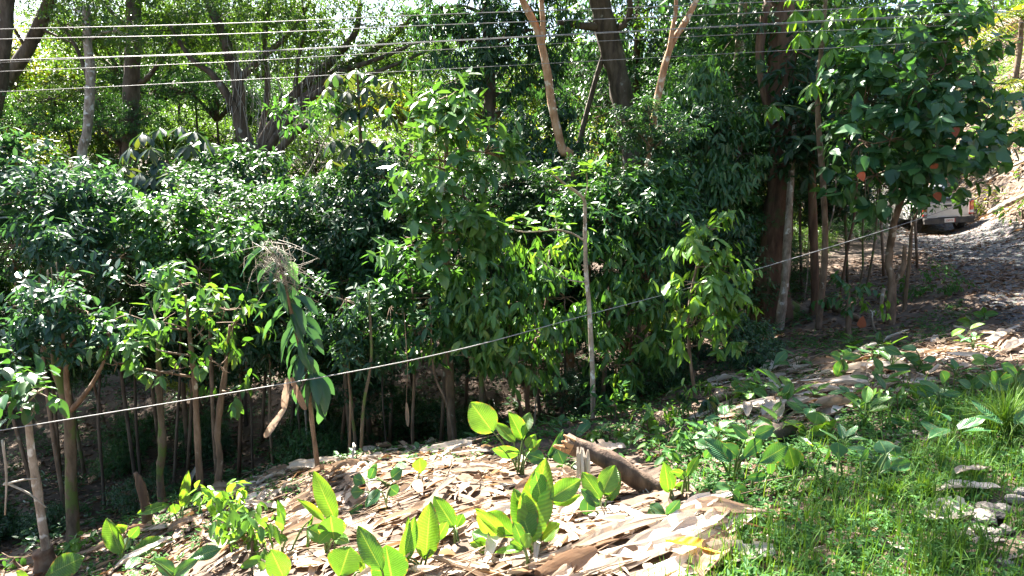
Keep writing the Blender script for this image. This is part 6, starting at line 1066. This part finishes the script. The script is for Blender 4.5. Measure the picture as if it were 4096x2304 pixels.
def arch(cy, r, z0, n=8): return [(cy + r * math.cos(t), z0 + r * math.sin(t)) for t in np.linspace(math.pi, 0, n)]
def pickup():
    rl = P(3690, 925, 26.0); loc = np.array((rl[0] + .85, 25.85, 0)); hd = -math.radians(13); loc[2] = .5 * hz(loc[0], loc[1]) + .5 * hz(loc[0] + .6, loc[1] + 3) + .03
    root = thing('pickup_truck', loc, 'silver pickup truck parked with its tailgate towards the viewer, half hidden by leaves', 'pickup'); root.rotation_euler = (math.radians(1.5), math.radians(-4.5), hd)
    # y runs forward from the tailgate at 0 to 5.0, x to the right, z up
    for s in (-1, 1):
        pr = [(0.03, .62)] + arch(1.0, .42, .62)[:1] + arch(1.0, .42, .62) + [(1.62, .62), (1.62, 1.22), (.03, 1.2)]; pr = [pr[0]] + pr[2:]
        bm_obj('side_panel', lambda bm: prism(bm, pr, s * .80, s * .86), PAINT, root, .012)
        bm_obj('bed_rail', lambda bm: box(bm, (s * .82, .82, 1.235), (.09, 1.6, .03)), BLACKP, root, .008)
        bm_obj('wheel_arch', lambda bm: box(bm, (s * .66, 1.0, .85), (.26, .95, .26)), BEDL, root, .03)
    tg = bm_obj('tailgate', lambda bm: box(bm, (0, 0, .915), (1.4, .06, .52)), PAINT, root, .015)
    bm_obj('tailgate_rail', lambda bm: box(bm, (0, .0, 1.192), (1.42, .075, .03)), BLACKP, tg, .008)
    bm_obj('handle', lambda bm: box(bm, (0, -.038, 1.05), (.24, .02, .08)), BLACKP, tg, .008)
    bm_obj('trim_strip', lambda bm: box(bm, (0, -.03, .635), (1.5, .03, .045)), CHR, root, .006)
    bm_obj('bed_floor', lambda bm: box(bm, (0, .82, .72), (1.58, 1.56, .04)), BEDL, root); bm_obj('bed_front', lambda bm: box(bm, (0, 1.6, .95), (1.58, .05, .52)), BEDL, root, .01)
    for s in (-1, 1):
        t = bm_obj('tail_light', lambda bm: box(bm, (s * .785, -.012, .94), (.13, .09, .50)), REDL, root, .018)
        bm_obj('amber_lens', lambda bm: box(bm, (s * .785, -.06, 1.08), (.10, .012, .14)), AMB, t, .004); bm_obj('clear_lens', lambda bm: box(bm, (s * .785, -.06, .80), (.11, .014, .10)), WHL, t, .004)
    bp = bm_obj('rear_bumper', lambda bm: [box(bm, (0, -.10, .50), (1.66, .16, .20)), box(bm, (0, -.07, .62), (.7, .10, .03))], BLACKP, root, .02)
    for s in (-1, 1): bm_obj('bumper_end', lambda bm: box(bm, (s * .74, -.11, .565), (.22, .19, .10)), BLACKP, bp, .02)
    pl = bm_obj('number_plate', lambda bm: box(bm, (.0, -.195, .515), (.33, .012, .15)), PLW, root, .004); bm_obj('plate_edge', lambda bm: box(bm, (.178, -.192, .515), (.03, .014, .15)), REDL, pl, .003)
    cu = bpy.data.curves.new('plate_text', 'FONT'); cu.body = '228978'; cu.size = .105; cu.align_x = 'CENTER'; cu.align_y = 'CENTER'; cu.extrude = .002; to = bpy.data.objects.new('plate_text_curve', cu); COL.objects.link(to); dg = bpy.context.evaluated_depsgraph_get(); tm = bpy.data.meshes.new_from_object(to.evaluated_get(dg)); bpy.data.objects.remove(to); tm.materials.clear(); tm.materials.append(PLR)
    tx = link('plate_number', tm, pl); tx.location = (-.005, -.204, .51); tx.rotation_euler = (math.pi / 2, 0, 0); tx.scale = (.82, 1.05, 1)
    # cab
    low = [(1.68, .45), (2.0, .42)] + [(3.3, .42)] + arch(4.05, .42, .52) + [(4.95, .5), (5.0, .7), (4.95, .98), (3.75, 1.08), (3.55, 1.12), (1.68, 1.22)]
    bm_obj('cab_body', lambda bm: prism(bm, low, -.84, .84), PAINT, root, .03)
    def gh(bm):
        a = [(-.8, 1.68), (.8, 1.68), (.8, 3.6), (-.8, 3.6)]; t = [(-.64, 1.85), (.64, 1.85), (.64, 3.0), (-.64, 3.0)]; va = [bm.verts.new((x, y, 1.14)) for x, y in a]; vb = [bm.verts.new((x, y, 1.70)) for x, y in t]; bm.faces.new(vb); bm.faces.new(va[::-1])
        for i in range(4): bm.faces.new((va[i], va[(i + 1) % 4], vb[(i + 1) % 4], vb[i]))
    bm_obj('cab_roof', gh, PAINT, root, .05)
    def pane(bm, pts): bm.faces.new([bm.verts.new(p) for p in pts]); r = bmesh.ops.extrude_face_region(bm, geom=bm.faces[:]); [setattr(v, 'co', v.co * 1.0) for v in []]
    def quad(pts, off):
        def f(bm):
            a = [bm.verts.new(p) for p in pts]; b = [bm.verts.new(Vector(p) + Vector(off)) for p in pts]; bm.faces.new(a); bm.faces.new(b[::-1])
            for i in range(4): bm.faces.new((a[i], b[i], b[(i + 1) % 4], a[(i + 1) % 4]))
        return f
    bm_obj('rear_window', quad([(-.68, 1.708, 1.24), (.68, 1.708, 1.24), (.6, 1.815, 1.6), (-.6, 1.815, 1.6)], (0, -.014, .004)), GLASS, root)
    for s in (-1, 1):
        bm_obj('side_window', quad([(s * .772, 1.85, 1.24), (s * .772, 2.55, 1.24), (s * .682, 2.5, 1.6), (s * .682, 1.98, 1.6)], (s * .014, 0, .004)), GLASS, root); bm_obj('side_window', quad([(s * .772, 2.62, 1.24), (s * .772, 3.35, 1.24), (s * .682, 2.95, 1.6), (s * .682, 2.57, 1.6)], (s * .014, 0, .004)), GLASS, root)
        d = bm_obj('door', lambda bm: box(bm, (s * .845, 2.98, .82), (.022, .92, .62)), PAINT, root, .008); bm_obj('handle', lambda bm: box(bm, (s * .865, 2.62, 1.0), (.02, .16, .035)), BLACKP, d, .006)
        d = bm_obj('door', lambda bm: box(bm, (s * .845, 2.1, .82), (.022, .74, .62)), PAINT, root, .008); bm_obj('handle', lambda bm: box(bm, (s * .865, 1.84, 1.0), (.02, .16, .035)), BLACKP, d, .006)
        bm_obj('mirror', lambda bm: box(bm, (s * .98, 3.38, 1.22), (.22, .1, .18)), BLACKP, root, .02); bm_obj('headlight', lambda bm: box(bm, (s * .68, 4.96, .84), (.3, .1, .2)), WHL, root, .03)
        for y in (1.0, 4.05):
            b = bmesh.new(); n = 28; prof = [(.21, -.1), (.30, -.115), (.345, -.10), (.365, -.06), (.365, .06), (.345, .10), (.30, .115), (.21, .1)]
            rows = [[b.verts.new((w + s * .74, y + r * math.cos(t), .365 + r * math.sin(t))) for r, w in prof] for t in np.linspace(0, 2 * math.pi, n, endpoint=False)]
            for i in range(n):
                for j in range(len(prof)): b.faces.new((rows[i][j], rows[(i + 1) % n][j], rows[(i + 1) % n][(j + 1) % len(prof)], rows[i][(j + 1) % len(prof)]))
            me = bpy.data.meshes.new('tyre'); b.to_mesh(me); b.free(); me.materials.append(RUB)
            w_ = link('wheel', me, root); 
            bm_obj('rim', lambda bm: [bmesh.ops.create_cone(bm, cap_ends=True, segments=24, radius1=.215, radius2=.19, depth=.16, matrix=Matrix.Translation((s * .75, y, .365)) @ Matrix.Rotation(s * math.pi / 2, 4, 'Y'))], CHR, w_, 0)
    bm_obj('chassis', lambda bm: [box(bm, (0, 2.4, .42), (.9, 4.3, .12)), box(bm, (0, 1.0, .36), (1.3, .1, .1))], BLACKP, root, .01); bm_obj('front_bumper', lambda bm: box(bm, (0, 5.02, .55), (1.64, .18, .22)), BLACKP, root, .03)
pickup()
